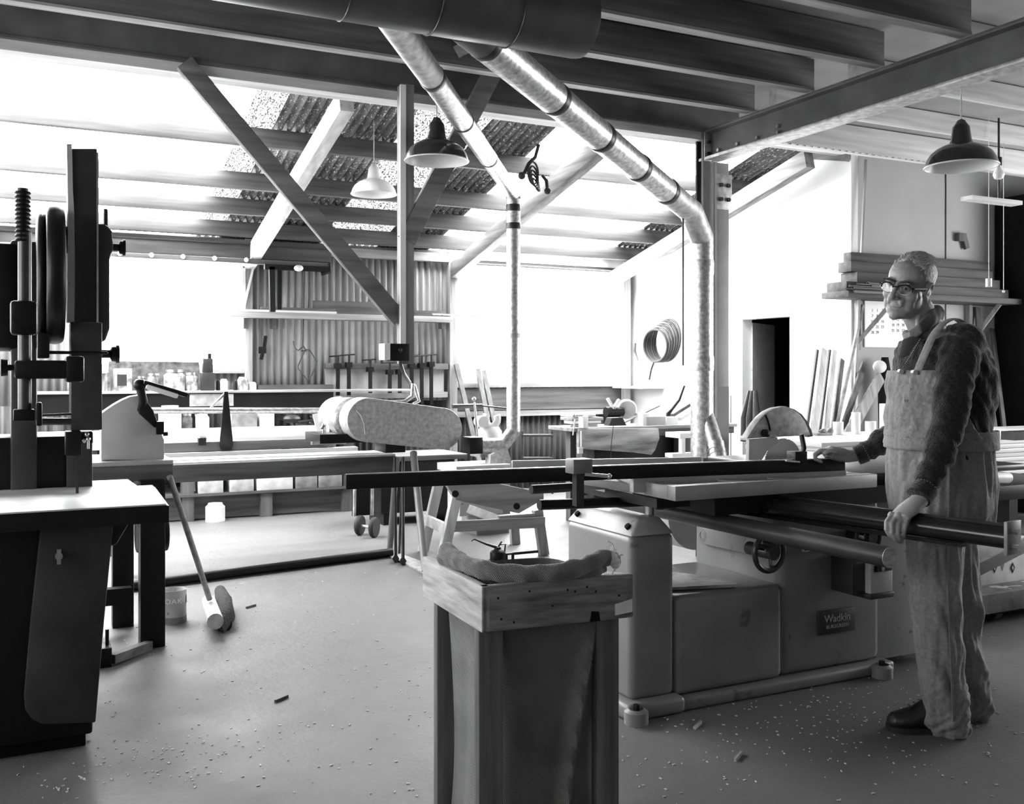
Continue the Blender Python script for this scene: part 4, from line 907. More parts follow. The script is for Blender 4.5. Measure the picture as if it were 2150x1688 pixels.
# ================================================================ LAMPS
def pendant(px, pyr, wpx, dia, label, shade, topz, dark=True, name='pendant_lamp', nb=(1, 1)):
    d = dia*FPX/wpx; c = P(px, pyr, d); R = dia/2
    r = thing(name, label, 'lamp', c)
    q_ = R/.18; prof = [(R, 0), (R*.985, .012*q_), (R*.94, .038*q_), (R*.84, .068*q_), (R*.68, .092*q_), (R*.48, .110*q_), (R*.33, .120*q_), (R*.29, .135*q_), (R*.26, .17*q_), (R*.235, .205*q_), (R*.17, .222*q_)]
    s = obj('shade', M().lathe(prof, c, n=40), shade, r)
    ip = [(a*.975, b*.97-.001) for a, b in prof[:7]]; obj('shade_lining', M().lathe(ip, c, n=40), 'enamel_white', s)
    obj('rim', M().torus(c, R, .004, n=40, m=6), 'enamel_white', s)
    obj('cap', M().lathe([(.001, .25*q_), (R*.11, .24*q_), (R*.18, .218*q_)], c, n=20), shade, r)
    obj('bulb', M().ball(c+Vector((0, 0, .07*nb[0])), .035), 'white_paint', r)
    obj('cord', M().cyl(c+UP*(.24*q_), Vector((c.x, c.y, topz)), .004, n=8), 'galv_dull', r); return r
pendant(917, 338, 134, .36, 'dark enamelled pendant lamp hanging between post and thin duct', 'enamel_dark', 3.0)
pendant(785, 408, 95, .35, 'white pendant lamp hanging left of the hanging post', 'enamel_white', 3.27)
pendant(2018, 350, 145, .36, 'dark enamelled pendant lamp hanging at upper right above the man', 'enamel_dark', 3.06)
pendant(1381, 633, 42, .22, 'small white pendant lamp far off in front of white side wall', 'enamel_white', 2.72)
b_ = PY(2097, 345, 5.0); r = thing('bare_bulb', 'bare light bulb with pull cord at upper right', 'lamp', b_)
c = PY(2097, 367, 5.0); obj('bulb', M().lathe([(.001, -.04), (.03, -.028), (.042, 0), (.036, .022), (.018, .05), (.015, .07)], c, n=20), 'white_paint', r)
obj('socket', M().cyl(c+UP*.07, c+UP*.13, .022), 'black_iron', r); 
obj('ceiling_rose', M().beam((c.x-.35, 5.0, 2.575), (c.x+.2, 5.0, 2.575), .10, .03), 'wood_pale_x', r); obj('drop_rod', M().cyl((c.x, 5.0, 2.59), (c.x, 5.0, 3.2), .008), 'steel_dark', r)
(obj('pull_string', M().cyl(PY(2107, 395, 5.0), PY(2107, 608, 5.0), .0022, n=6).ball(PY(2107, 612, 5.0), .010).cyl(PY(2107, 395, 5.0), PY(2107, 300, 5.0), .0022, n=6), 'white_paint', r))
tag(obj('pull_switch', M().cyl(PY(2076, 372, 5.0), PY(2076, 590, 5.0), .002, n=6).cyl(PY(2076, 585, 5.0), PY(2076, 602, 5.0), .022).cyl(PY(2076, 372, 5.0), PY(2076, 180, 5.0), .002, n=6), 'white_paint'), 'white switch pendant on a cord over the timber rack', 'switch')
# cable coil hung under the roof
c = PY(1124, 372, 6.9); r = thing('cable_coil', 'coil of black cable hanging from rafter beside the thin duct', 'cable', c)
m = M()
for k in range(5): m.torus(c+Vector((.012*k-.02, .01*k, -.02*k+.03)), .07-.006*k, .008, axis=(.3+.1*k, -1, .15*k), n=28, m=8, sc=(.8, 1.25))
m.tube([c+Vector((-.1, 0, .02)), c+Vector((-.06, 0, .10)), c+Vector((.0, 0, .16)), c+Vector((.03, 0, .26))], .014); m.tube([c+Vector((.06, 0, .02)), c+Vector((.10, 0, -.02)), c+Vector((.11, 0, -.10))], .014); m.ball(c+Vector((-.12, 0, .0)), .03); m.ball(c+Vector((.11, 0, -.10)), .028)
obj('coils', m, 'rubber', r)
# ================================================================ SWITCH BOX on hanging post
q = PY(822, 755, 5.50)
r = thing('switch_box', 'black and white electrical switch box on the foot of hanging post', 'switch box', q)
a, b2 = PY(810, 722, 5.48), PY(846, 758, 5.48)
obj('box_body', M().box(a.x, 5.40, b2.z, b2.x+.01, 5.49, a.z), 'black_iron', r, bevel=.003)
obj('side_plate', M().box(a.x-.035, 5.40, b2.z+.005, a.x, 5.50, a.z), 'white_paint', r, bevel=.003)
m = M(); g = PY(840, 735, 5.40); m.ball(g, .014); m.tube([g, PY(841, 765, 5.45), PY(848, 785, 5.7), PY(860, 803, 6.1)], .011, 10); obj('flexible_cable', m, 'steel_dark', r)
# ================================================================ SLOPING-BELT SANDER (centre)
Ysn = 6.45
o = thing('belt_sander', 'belt sander with long pill shaped metal guard on pipe stand', 'sander', PY(850, 1180, Ysn))
def sp(px, py, Y=Ysn): return PY(px, py, Y)
# capsule guard outline
cl_, cr_ = (775, 880), (925, 893)
pts = []
for i in range(21):
    a = pi/2+pi*i/20; pts.append((772+46*cos(a)+3, 882-47*sin(a)))
for i in range(21):
    a = -pi/2+pi*i/20; pts.append((928+43*cos(a), 900-44*sin(a)))
gp = [sp(x, y) for x, y in pts]
gd = obj('belt_guard', M().prism(gp, (0, .20, 0)), 'guard_alu', o, bevel=.008)
m = M(); m.tube([sp(748, 862, Ysn-.004), sp(757, 872, Ysn-.004), sp(764, 890, Ysn-.004), sp(766, 912, Ysn-.004)], .003, 6); obj('scratch', m, 'white_paint', gd)
def drum(px, py, Rpx, Y0, Y1, mt, nm):
    c = sp(px, py, Y0); r_ = Rpx*dY(px, Y0)/FPX; L_ = Y1-Y0
    m = M(); m.lathe([(.001, 0), (r_*.9, 0), (r_, .012), (r_, L_*.35), (r_*.86, L_*.42), (r_*.86, L_*.6), (r_, L_*.66), (r_, L_-.01), (r_*.95, L_), (.001, L_)], c, axis=(0, 1, 0), n=40); return obj(nm, m, mt, o)
drum(744, 880, 45, Ysn+.21, Ysn+.62, 'galv', 'idler_drum'); drum(905, 893, 40, Ysn+.21, Ysn+.5, 'steel', 'drive_drum')
m = M(); a = sp(692, 925, Ysn+.4); m.tube([sp(690, 923, Ysn+.42), sp(691, 880, Ysn+.42), sp(700, 850, Ysn+.42), sp(716, 835, Ysn+.42)], [(.016, .03)]*4, 10); m.box(a.x-.03, Ysn+.36, a.z-.01, a.x+.09, Ysn+.48, a.z+.015); obj('bearing_bracket', m, 'white_paint', o, bevel=.003)
m = M(); q = sp(662, 928, Ysn+.3); m.box(q.x-.02, q.y, q.z-.02, q.x+.22, q.y+.05, q.z-.0); m.cyl(sp(678, 925, Ysn+.3), sp(679, 895, Ysn+.3), .006); m.ball(sp(679, 893, Ysn+.3), .014); m.ball(sp(676, 898, Ysn+.3), .011); obj('tracking_screw', m, 'steel', o)
bedz = sp(600, 925, Ysn+.25)
m = M(); m.box(sp(665, 0, Ysn+.2).x, Ysn+.12, sp(0, 950, Ysn+.2).z-.005, sp(940, 0, Ysn+.2).x, Ysn+.5, sp(0, 930, Ysn+.2).z); obj('machine_bed', m, 'black_iron', o, bevel=.004)
m = M(); m.box(sp(820, 0).x, Ysn+.1, sp(0, 985).z, sp(862, 0).x, Ysn+.35, sp(0, 945).z); obj('stand_head', m, 'black_iron', o, bevel=.004)
ft = PZ(850, 1185, 0)
pl = [PZ(795, 1156, .012), PZ(812, 1152, .012), PZ(905, 1185, .012), PZ(893, 1203, .012)]
obj('base_plate', M().prism([Vector((p.x, p.y, 0)) for p in pl], (0, 0, .012)), 'galv_dull', o)
top_ = sp(850, 985, Ysn+.2)
def leg_(tp, ft, r, mt='steel_dark', nm='leg'): obj(nm, M().cyl(tp, ft, r, n=16), mt, o)
leg_(sp(868, 950, Ysn+.05), PZ(893, 1200, .01), .025, 'machine'); leg_(sp(833, 960, Ysn+.2), PZ(818, 1160, .01), .022, 'machine')
leg_(sp(829, 960, Ysn+.1), PZ(831, 1173, .012), .011); leg_(sp(846, 960, Ysn+.1), PZ(846, 1178, .012), .012); leg_(sp(845, 1000, Ysn+.4), PZ(838, 1162, .012), .010)
for x, y in ((831, 1173), (846, 1178)): obj('nut', M().cyl(PZ(x, y, .012), PZ(x, y, .03), .024, n=6), 'steel_dark', o)
m = M(); hz = sp(862, 870, Ysn+.15); m.tube([sp(815, 845, Ysn+.1), sp(850, 843, Ysn+.1), sp(866, 832, Ysn+.1), sp(867, 805, Ysn+.1)], [.012, .014, .018, .014], 12); m.tube([sp(870, 808, Ysn+.12), sp(876, 830, Ysn+.12), sp(880, 842, Ysn+.12), sp(868, 848, Ysn+.12)], .012, 10); obj('pipe_handle', m, 'galv', o)
# ================================================================ LONG SANDING TABLE (left centre)
Yt1 = 6.70
o = thing('long_table', 'long dark framed machine table topped with white boards, left of the sander', 'table', (1.7, Yt1, 0))
xa, xb = PY(352, 0, Yt1).x-.3, PY(832, 0, Yt1).x
z1 = PY(600, 967, Yt1).z
obj('front_rail', M().box(xa, Yt1, z1-.115, xb, Yt1+.05, z1), 'wood_dark_x', o, bevel=.004)
obj('rear_rail', M().box(xa, Yt1+.85, z1-.115, xb-.1, Yt1+.9, z1), 'wood_dark_x', o, bevel=.004)
for x in (xa+.02, xb-.05): 
    for y in (Yt1+.03, Yt1+.82):
        if x < 1.5: obj('leg', M().box(x, y, 0, x+.07, y+.06, z1-.1), 'wood_dark_z', o)
obj('slat', M().box(xa, Yt1+.02, z1, xb, Yt1+.14, z1+.012), 'white_paint', o, label='white slat at the front of the table'); obj('slat', M().box(xa, Yt1+.22, z1, xb+.05, Yt1+.42, z1+.012), 'white_paint', o)
obj('slat', M().box(xa, Yt1+.58, z1, xb-.1, Yt1+.66, z1+.03), 'white_paint', o)
# upper dark rail, with posts and struts
o2 = thing('sander_track', 'dark steel track with pale roller tube, struts and tapered support bracket', 'rail', (1.7, Yt1+.5, z1+.012))
Yk = Yt1+.62
obj('lower_rail', M().box(xa+.1, Yk, PY(500, 945, Yk).z, PY(705, 0, Yk).x, Yk+.06, PY(500, 926, Yk).z), 'wood_dark_x', o2, bevel=.003)
obj('roller_tube', M().cyl(PY(318, 862, Yk), PY(692, 862, Yk), .022), 'galv', o2)
m = M(); m.prism([PY(x, y, Yk-.03) for x, y in ((471, 822), (479, 822), (490, 935), (486, 945), (464, 945), (462, 935))], (0, .03, 0)); obj('tapered_bracket', m, 'black_iron', o2, bevel=.004)
m = M(); m.beam(PY(416, 868, Yk-.01), PY(428, 925, Yk-.01), .045, .015, up=(0, 1, 0)); st = obj('strut', m, 'white_paint', o2); m = M(); m.beam(PY(662, 868, Yk-.01), PY(676, 925, Yk-.01), .045, .015, up=(0, 1, 0)); obj('strut', m, 'white_paint', o2)
m = M(); m.tube([PY(441, 858, Yk), PY(472, 826, Yk)], .008); obj('thin_stay', m, 'galv', o2)
for x in (425, 674): q = PY(x, 926, Yk-.04); obj('strut_foot', M().box(q.x-.025, q.y, q.z-.03, q.x+.025, q.y+.05, q.z+.02), 'black_iron', o2)
for x in (330, 600): q = PY(x, 0, Yk); obj('support', M().box(q.x-.03, Yk+.005, z1+.012, q.x+.03, Yk+.05, PY(500, 928, Yk).z), 'black_iron', o2)
# ================================================================ BACK BENCH
Yb1 = 8.95
o = thing('long_back_bench', 'long workbench with dark shelf front along the back wall under left window', 'bench', (1.5, 9.4, 0))
xa, xb = PY(60, 0, Yb1).x, PY(735, 0, Yb1).x
zb_ = PY(500, 908, Yb1).z
obj('bench_top', M().box(xa, Yb1, zb_-.02, xb, 9.75, zb_), 'wood_x', o)
obj('bench_front', M().box(xa, Yb1-.03, PY(0+500, 926, Yb1).z-.04, xb, Yb1, PY(500, 897, Yb1).z), 'wood_pale_x', o, bevel=.003)
for px in (190, 395, 560, 732): q = PY(px, 0, Yb1+.02); obj('leg', M().box(q.x-.05, Yb1+.02, 0, q.x+.05, Yb1+.12, zb_-.02), 'wood_dark_z', o)
obj('lower_board', M().box(xa, Yb1+.10, .01, xb, Yb1+.13, PY(500, 1038, Yb1).z), 'wood_dark_x', o)
obj('lower_shelf', M().box(xa, Yb1-.0, PY(500, 1038, Yb1).z, xb, 9.6, PY(500, 1035, Yb1).z+.01), 'wood_dark_x', o)
# raised shelf with fascia
Yb2 = 9.35; zs = PY(500, 820, Yb2).z
o = thing('jar_shelf', 'raised dark shelf across the back wall carrying jars and tins', 'shelf', (1.5, 9.5, zb_))
xc = PY(868, 0, Yb2).x
obj('shelf_board', M().box(xa, Yb2-.02, zs-.02, xc, 9.72, zs), 'wood_x', o, bevel=.002)
obj('fascia', M().box(xa, Yb2, zs-.20, PY(700, 0, Yb2).x, Yb2+.03, zs-.02), 'black_iron', o)
obj('pale_notice', M().box(PY(398, 0, Yb2).x, Yb2-.005, zs-.14, PY(490, 0, Yb2).x, Yb2, zs-.03), 'dusty', o)
for px in (120, 545, 690): q = PY(px, 0, Yb2); obj('upright', M().box(q.x-.03, Yb2+.03, zb_, q.x+.03, Yb2+.09, zs-.02), 'wood_dark_z', o)
# things on jar shelf
def jar(px, w, pyt, label, mt, name='jar', Y=Yb2+.12, cat='jar', lid=True, z0=None, group=None):
    q = PY(px, 0, Y); r_ = w/2*dY(px, Y)/FPX; z0 = zs if z0 is None else z0; h = PY(px, pyt, Y).z-z0
    m = M(); m.lathe([(.001, 0), (r_, 0), (r_, h*.72), (r_*.75, h*.84), (r_*.75, h*.9), (.001, h*.9)], (q.x, Y, z0), n=20)
    t = thing(name, label, cat, (q.x, Y, z0), group); obj('body', m, mt, t)
    if lid: obj('lid', M().cyl((q.x, Y, z0+h*.88), (q.x, Y, z0+h), r_*.82), 'steel', t)
    return t
gm('jar_glass', .30, .12, var=.5, scale=16, contrast=(.4, .6)); gm('jar_mid', .12, .2, var=.6, scale=18)
q0, q1 = PY(228, 760, 9.62), PY(420, 760, 9.62)
tag(obj('cut_panel', M().prism([PY(x, y, 9.66) for x, y in ((228, 758), (418, 760), (422, 819), (228, 819))], (0, .02, 0)), 'jar_mid'), 'grey sheet leaning behind the jars below left window', 'panel')
t = thing('picture_tin', 'square pale tin with dark pictures, left end of the jar shelf', 'tin', (PY(257, 0, Yb2+.1).x, Yb2+.1, zs))
obj('body', M().box(PY(240, 0, Yb2+.1).x, Yb2+.08, zs, PY(277, 0, Yb2+.1).x, Yb2+.25, PY(0+257, 774, Yb2+.1).z), 'jar_glass', t, bevel=.004)
obj('printed_patch', M().box(PY(246, 0, Yb2+.08).x, Yb2+.078, zs+.05, PY(266, 0, Yb2+.08).x, Yb2+.08, zs+.15), 'machine_dark', t)
jar(227, 14, 778, 'dark bottle at left end of jar shelf beside picture tin', 'jar_mid', 'bottle', cat='bottle', lid=False)
jar(322, 28, 784, 'squat jar with pale label, right of the picture tin', 'jar_mid'); jar(366, 44, 776, 'largest glass jar, in the middle of the shelf', 'jar_glass'); jar(402, 27, 782, 'rounded glass jar between largest jar and dark bottle', 'jar_glass'); jar(296, 20, 790, 'small dim jar just left of the strip lamp', 'jar_mid')
jar(470, 16, 793, 'white pot on the shelf right of the dark bottle', 'white_paint', 'pot', cat='pot', lid=False); jar(494, 8, 797, 'narrow dark bottle beside the white pot', 'black_iron', 'bottle', cat='bottle', lid=False); jar(458, 8, 796, 'thin dark bottle left of the white pot', 'black_iron', 'bottle', cat='bottle', lid=False)
jar(510, 22, 788, 'cluttered pale jar below the window stud', 'jar_glass', lid=False); jar(530, 16, 800, 'small pale tin at right end of the jars', 'clutter_pale', 'tin', cat='tin', lid=False)
q = PY(436, 0, Yb2+.1); t = thing('tool_bottle', 'tall dark square bottle with stopper on the jar shelf', 'bottle', (q.x, Yb2+.1, zs))
k = dY(436, Yb2)/FPX; obj('base', M().box(q.x-13*k, Yb2+.06, zs, q.x+13*k, Yb2+.16, zs+38*k), 'machine_dark', t, bevel=.006); obj('neck_block', M().box(q.x-10*k, Yb2+.08, zs+38*k, q.x+10*k, Yb2+.14, zs+68*k), 'machine_dark', t, bevel=.003); obj('stopper', M().cyl((q.x+4*k, Yb2+.11, zs+68*k), (q.x+4*k, Yb2+.11, zs+79*k), 4*k), 'black_iron', t)
# things on bench top behind the roller tube
zq = zb_
jar(357, 46, 845, 'pale bucket stuffed with cloth on the bench, left part', 'clutter_pale', 'bucket', Y=9.1, cat='bucket', z0=zq, lid=False); jar(425, 28, 865, 'small pale pot behind the left white strut', 'clutter_pale', 'pot', Y=9.12, cat='pot', z0=zq, lid=False); jar(393, 22, 868, 'dim tin between bucket and left white strut', 'jar_mid', 'tin', Y=9.15, cat='tin', z0=zq)
tag(obj('square_tin', M().box(PY(487, 0, 9.1).x, 9.1, zq, PY(540, 0, 9.1).x, 9.25, PY(500, 863, 9.1).z), 'clutter_mid', bevel=.004), 'grey square tin on the bench right of tapered bracket', 'tin')
tag(obj('white_box', M().box(PY(546, 0, 9.1).x, 9.1, zq, PY(576, 0, 9.1).x, 9.25, PY(560, 865, 9.1).z), 'white_paint', bevel=.004), 'white box on the back bench beside square tin', 'box')
t = thing('scrap_heap', 'heap of dark metal scrap on the bench behind the sander', 'scrap', (PY(620, 0, 9.1).x, 9.1, zq))
m = M(); rr = random.Random(2)
for i in range(14):
    a = Vector((PY(rr.uniform(585, 680), 0, 9.15).x, rr.uniform(9.0, 9.4), zq+rr.uniform(.01, .10))); m.beam(a, a+Vector((rr.uniform(-.2, .2), rr.uniform(-.1, .1), rr.uniform(-.05, .06))), .02, .015)
obj('bars', m, 'machine_dark', t); obj('lump', M().ball((PY(618, 0, 9.1).x, 9.2, zq+.10), .06, (1.4, 1, .7), n=10), 'machine_dark', t)
# drawers/boxes under bench
for (x0, x1, y0, y1, l, mt) in ((416, 468, 1000, 1040, 'pale wooden box under bench, left of the row', 'clutter_pale'), (482, 532, 1000, 1035, 'pale stained box under bench, second in the row', 'clutter_pale'), (539, 614, 998, 1034, 'widest pale box under bench with round stain', 'paper'), (620, 665, 1000, 1030, 'dim grey box under bench, fourth in the row', 'clutter_mid'), (668, 717, 998, 1028, 'grey box under bench at right end of row', 'clutter_mid')):
    Y = Yb1-.0; zbx = PY(500, 1035, Yb1).z+.01
    a, b2 = PY(x0, y0-25, Y+.02), PY(x1, y1, Y+.02); tag(obj('storage_box', M().box(a.x, Y+.0, zbx, b2.x, Y+.3, a.z), mt, bevel=.006), l, 'box', 'storage boxes under the back bench')
q = PZ(452, 1097, 0); jar(452, 40, 1052, 'round white paint pail on the floor in front of back bench', 'white_paint', 'paint_pail', Y=q.y+.08, cat='pail', z0=0, lid=False)
# second dark cabinet and hand truck right of bench
Yc1 = 8.0
xa, xb = PY(800, 0, Yc1).x, PY(955, 0, Yc1).x
t = thing('dark_cabinet', 'dark low cabinet on short feet behind the pipe stand', 'cabinet', ((xa+xb)/2, Yc1, 0))
obj('body', M().box(xa, Yc1, .10, xb, Yc1+.5, PY(900, 965, Yc1).z), 'black_iron', t, bevel=.006)
for x in (xa+.03, xb-.09): obj('foot', M().box(x, Yc1+.02, 0, x+.06, Yc1+.4, .10), 'black_iron', t)
obj('worktop', M().box(xa-.05, Yc1-.05, PY(900, 965, Yc1).z, xb+.1, Yc1+.55, PY(900, 955, Yc1).z), 'wood_dark_x', t, bevel=.003)
Yh = 7.55
q = PY(768, 1110, Yh); t = thing('hand_truck', 'upright sack truck with two small dark wheels beside pipe stand', 'hand truck', (q.x, Yh, 0))
for px in (748, 785): obj('side_rail', M().cyl((PY(px, 0, Yh+.05).x, Yh+.1, .15), (PY(px+1, 0, Yh+.05).x, Yh+.1, PY(0+px, 1008, Yh).z), .013), 'galv_dull', t)
obj('back_panel', M().box(PY(750, 0, Yh).x, Yh+.12, .15, PY(786, 0, Yh).x, Yh+.14, PY(760, 1010, Yh).z), 'black_iron', t)
for px, dy in ((748, .10), (778, -.06)): c = PY(px, 0, Yh+dy); obj('wheel', M().lathe([(.001, 0), (.05, 0), (.055, .01), (.075, .012), (.08, .02), (.08, .04), (.075, .05), (.05, .05), (.001, .05)], (c.x-.0, c.y, .08), axis=(.75, -.65, 0), n=28), 'rubber', t)
obj('axle', M().cyl((PY(748, 0, Yh+.1).x, Yh+.1, .08), (PY(778, 0, Yh-.06).x, Yh-.06, .08), .012), 'galv', t)
# tool shelves on back wall, middle bay
Yw = 9.78
t = thing('wall_shelf', 'long wooden wall shelf holding spare lengths, middle of back wall', 'shelf', (2.5, Yw, wz(660, 700)))
a = PY(472, 655, Yw-.1); b2 = PY(985, 655, Yw-.1)
obj('shelf_board', M().box(PY(478, 0, Yw).x, Yw-.12, PY(700, 672, Yw).z, PY(940, 0, Yw).x, Yw+.07, PY(700, 660, Yw).z), 'wood_x', t, bevel=.002)
for px in (515, 575, 930): q = PY(px, 0, Yw); obj('bracket', M().box(q.x-.02, Yw-.02, PY(px, 690, Yw).z, q.x+.02, Yw+.08, PY(px, 668, Yw).z), 'wood_dark_z', t)
zsh = PY(700, 660, Yw).z
for i, (x0, x1, h, l) in enumerate(((545, 700, .05, 'dark perforated bar on the wall shelf, left part'), (655, 835, .13, 'deep dark timber length on the wall shelf behind brace'), (862, 930, .06, 'dark bar on the wall shelf right of the hanging post'))):
    tag(obj('stored_bar', M().box(PY(x0, 0, Yw).x, Yw-.08+.0*i, zsh, PY(x1, 0, Yw).x, Yw-.03, zsh+h), 'wood_dark_x', bevel=.002), l, 'bar')
tag(obj('stored_batten', M().box(PY(472, 0, Yw).x-.1, Yw-.115, zsh+.0, PY(700, 0, Yw).x, Yw-.09, zsh+.02), 'wood_pale_x'), 'pale batten poking out left across the window from the wall shelf', 'batten')
tag(obj('stored_rod', M().cyl((PY(900, 0, Yw).x, Yw-.10, zsh+.02), (PY(1008, 0, Yw).x, Yw-.10, zsh+.02), .010), 'galv'), 'thin pale rod poking out right across the window from shelf', 'rod')
# bracket frame near door track
t = thing('gantry_frame', 'dark hanging steel frame under the header beam, left of brace', 'frame', PY(560, 555, 9.5))
m = M(); Yg_ = 9.45
m.beam(PY(555, 560, Yg_), PY(690, 566, Yg_), .05, .05); m.beam(PY(570, 560, Yg_), PY(572, 655, Yg_), .05, .05); m.beam(PY(586, 560, Yg_+.1), PY(586, 650, Yg_+.1), .04, .04)
m.tube([PY(692, 552, Yg_), PY(692, 570, Yg_), PY(675, 575, Yg_)], .02); obj('frame_bars', m, 'black_iron', t)
obj('small_bulb', M().ball(PY(627, 563, Yg_-.05), .045, (1, 1, .7)), 'white_paint', t)
# white corner bracket by window one
tag(obj('angle_bracket', M().beam(PY(512, 560, 9.765), PY(508, 650, 9.765), .03, .03).beam(PY(533, 556, 9.765), PY(510, 655, 9.765), .02, .02).beam(PY(508, 560, 9.765), PY(545, 545, 9.765), .03, .03), 'white_paint'), 'white slim angle bracket beside left window top', 'bracket')
# hook wire with diamond loop
t = thing('wire_diamond', 'wire bent into a diamond loop hanging from long hook on the wall', 'wire', PY(648, 770, Yw))
m = M(); Yd = Yw-.05; m.tube([PY(x, y, Yd) for x, y in ((640, 566), (638, 650), (636, 725), (644, 738))], .006, 8); m.tube([PY(x, y, Yd) for x, y in ((636, 728), (626, 736), (619, 730), (616, 716))], .006, 8)
m.tube([PY(x, y, Yd) for x, y in ((642, 734), (650, 735), (665, 758), (664, 766), (650, 797), (646, 798), (626, 773), (626, 768), (637, 742), (642, 734))], .006, 8); g_ = PY(640, 566, Yd); m.cyl(g_, (g_.x, YB-.01, g_.z), .006); g_ = PY(642, 736, Yd); m.cyl(g_, (g_.x, YB-.01, g_.z), .006); obj('bent_wire', m, 'machine_dark', t)
tag(obj('wall_tool', M().beam(PY(558, 705, Yw), PY(554, 735, Yw), .03, .03).beam(PY(554, 730, Yw), PY(548, 755, Yw), .045, .03).box(PY(552, 0, Yw).x-.03, Yw-.02, PY(0+552, 742, Yw).z, PY(552, 0, Yw).x+.03, Yw+.06, PY(552, 728, Yw).z), 'black_iron', bevel=.003), 'dark pistol shaped tool hung on the corrugated wall', 'tool')
# clamp rack
o = thing('clamp_rack', 'wooden rail on the back wall holding a row of iron clamps', 'rack', (3.3, Yw, PY(800, 780, Yw).z))
obj('rail', M().box(PY(683, 0, Yw).x, Yw-.02, PY(0+800, 775, Yw).z, PY(940, 0, Yw).x, Yw+.04, PY(800, 763, Yw).z), 'wood_dark_x', o, bevel=.002)
obj('back_board', M().box(PY(686, 0, Yw).x, Yw+.04, PY(800, 825, Yw).z, PY(935, 0, Yw).x, Yw+.06, PY(800, 775, Yw).z), 'corrugated', o)
obj('lower_rail', M().box(PY(700, 0, Yw).x, Yw-.0, PY(800, 836, Yw).z, PY(940, 0, Yw).x, Yw+.06, PY(800, 824, Yw).z), 'wood_x', o)
ref = None
labs = ['leftmost in the row', 'second from left, with long bar', 'third from left, set lower', 'fourth from left, below the hanging post', 'fifth from left, thin', 'sixth from left, right of post', 'second from the right', 'rightmost of the row']
for i, (px, pt, pb) in enumerate(((710, 746, 830), (733, 744, 830), (778, 754, 825), (819, 760, 825), (840, 760, 825), (865, 746, 835), (886, 746, 850), (906, 744, 850))):
    t = thing('bar_clamp', 'dark iron bar clamp hanging on back wall rack, '+labs[i], 'clamp', PY(px, pb, Yw-.07), 'bar clamps on the wall rack')
    a, b2 = PY(px, pt, Yw-.07), PY(px, pb, Yw-.07)
    obj('clamp_bar', M().box(a.x-.02, a.y-.012, b2.z, a.x+.014, a.y+.012, a.z-.08), 'black_iron', t)
    m = M(); m.cyl((a.x, a.y, a.z-.10), (a.x, a.y, a.z), .011); m.box(a.x-.03, a.y-.02, a.z-.13, a.x+.03, a.y+.06, a.z-.08); obj('screw', m, 'black_iron', t)
    obj('tommy_bar', M().cyl((a.x-.09, a.y, a.z-.012), (a.x+.06, a.y, a.z), .007, n=8), 'black_iron', t)
tag(obj('wall_batten', M().box(PY(543, 0, Yw).x, Yw, PY(0+600, 818, Yw).z-.0, PY(700, 0, Yw).x, Yw+.08, PY(600, 808, Yw).z), 'wood_dark_x'), 'dark batten on wall just above the jar shelf, right part', 'batten')
# ================================================================ ROUTER STAND / sawhorse table (centre)
o = thing('timber_trestle', 'timber trestle stand with slanting board beneath the long fence', 'trestle', PZ(1030, 1160, 0))
fl = PZ(895, 1160, 0); fr_ = PZ(1140, 1166, 0); 
def tb(a, b2, w=.07, t_=.045, up=(0, 1, 0), mt='wood_pale_z', nm='leg'): return obj(nm, M().beam(a, b2, w, t_, up=up), mt, o, bevel=.003)
Yq1 = PZ(0+900, 1175, 0).y
A = PZ(888, 1158, 0); B = PZ(935, 1190, 0); Cc = PZ(1142, 1166, 0); Dd = PZ(1082, 1143, 0)
zt2 = .60
tb(PY(925, 995, A.y-.05), A, mt='wood_pale_z'); tb(PY(958, 1040, B.y+.05), PZ(925, 1190, 0)); tb(PY(1128, 1070, Cc.y), Cc, mt='wood_z'); tb(PY(1078, 1090, Dd.y), Dd, mt='wood_z')
tb(PY(935, 1106, B.y+.05), PY(1143, 1096, Cc.y-.03), .075, .03, mt='wood_x', nm='cross_rail')
tb(PY(893, 1090, A.y), PY(940, 1112, B.y+.08), .075, .03, mt='wood_pale_x', nm='end_rail'); tb(PY(988, 1070, Cc.y+.3), PY(1050, 1093, Cc.y), .06, .06, mt='wood_pale_x', nm='shelf_bearer'); tb(PY(1045, 1090, Cc.y), PY(1120, 1084, Cc.y), .05, .06, mt='wood_x', nm='shelf_bearer')
m = M(); yv = Cc.y-.45
m.prism([PY(x, y, yv) for x, y in ((928, 1003), (1000, 1005), (1142, 1035), (1142, 1048), (1090, 1078), (958, 1050))], (0, .045, 0)); sb = obj('slanted_board', m, 'wood_x', o, bevel=.004)
for x, y in ((956, 1037), (1085, 1063)): obj('coach_bolt', M().cyl(PY(x, y, yv-.01), PY(x, y, yv+.02), .022, n=12), 'black_iron', sb)
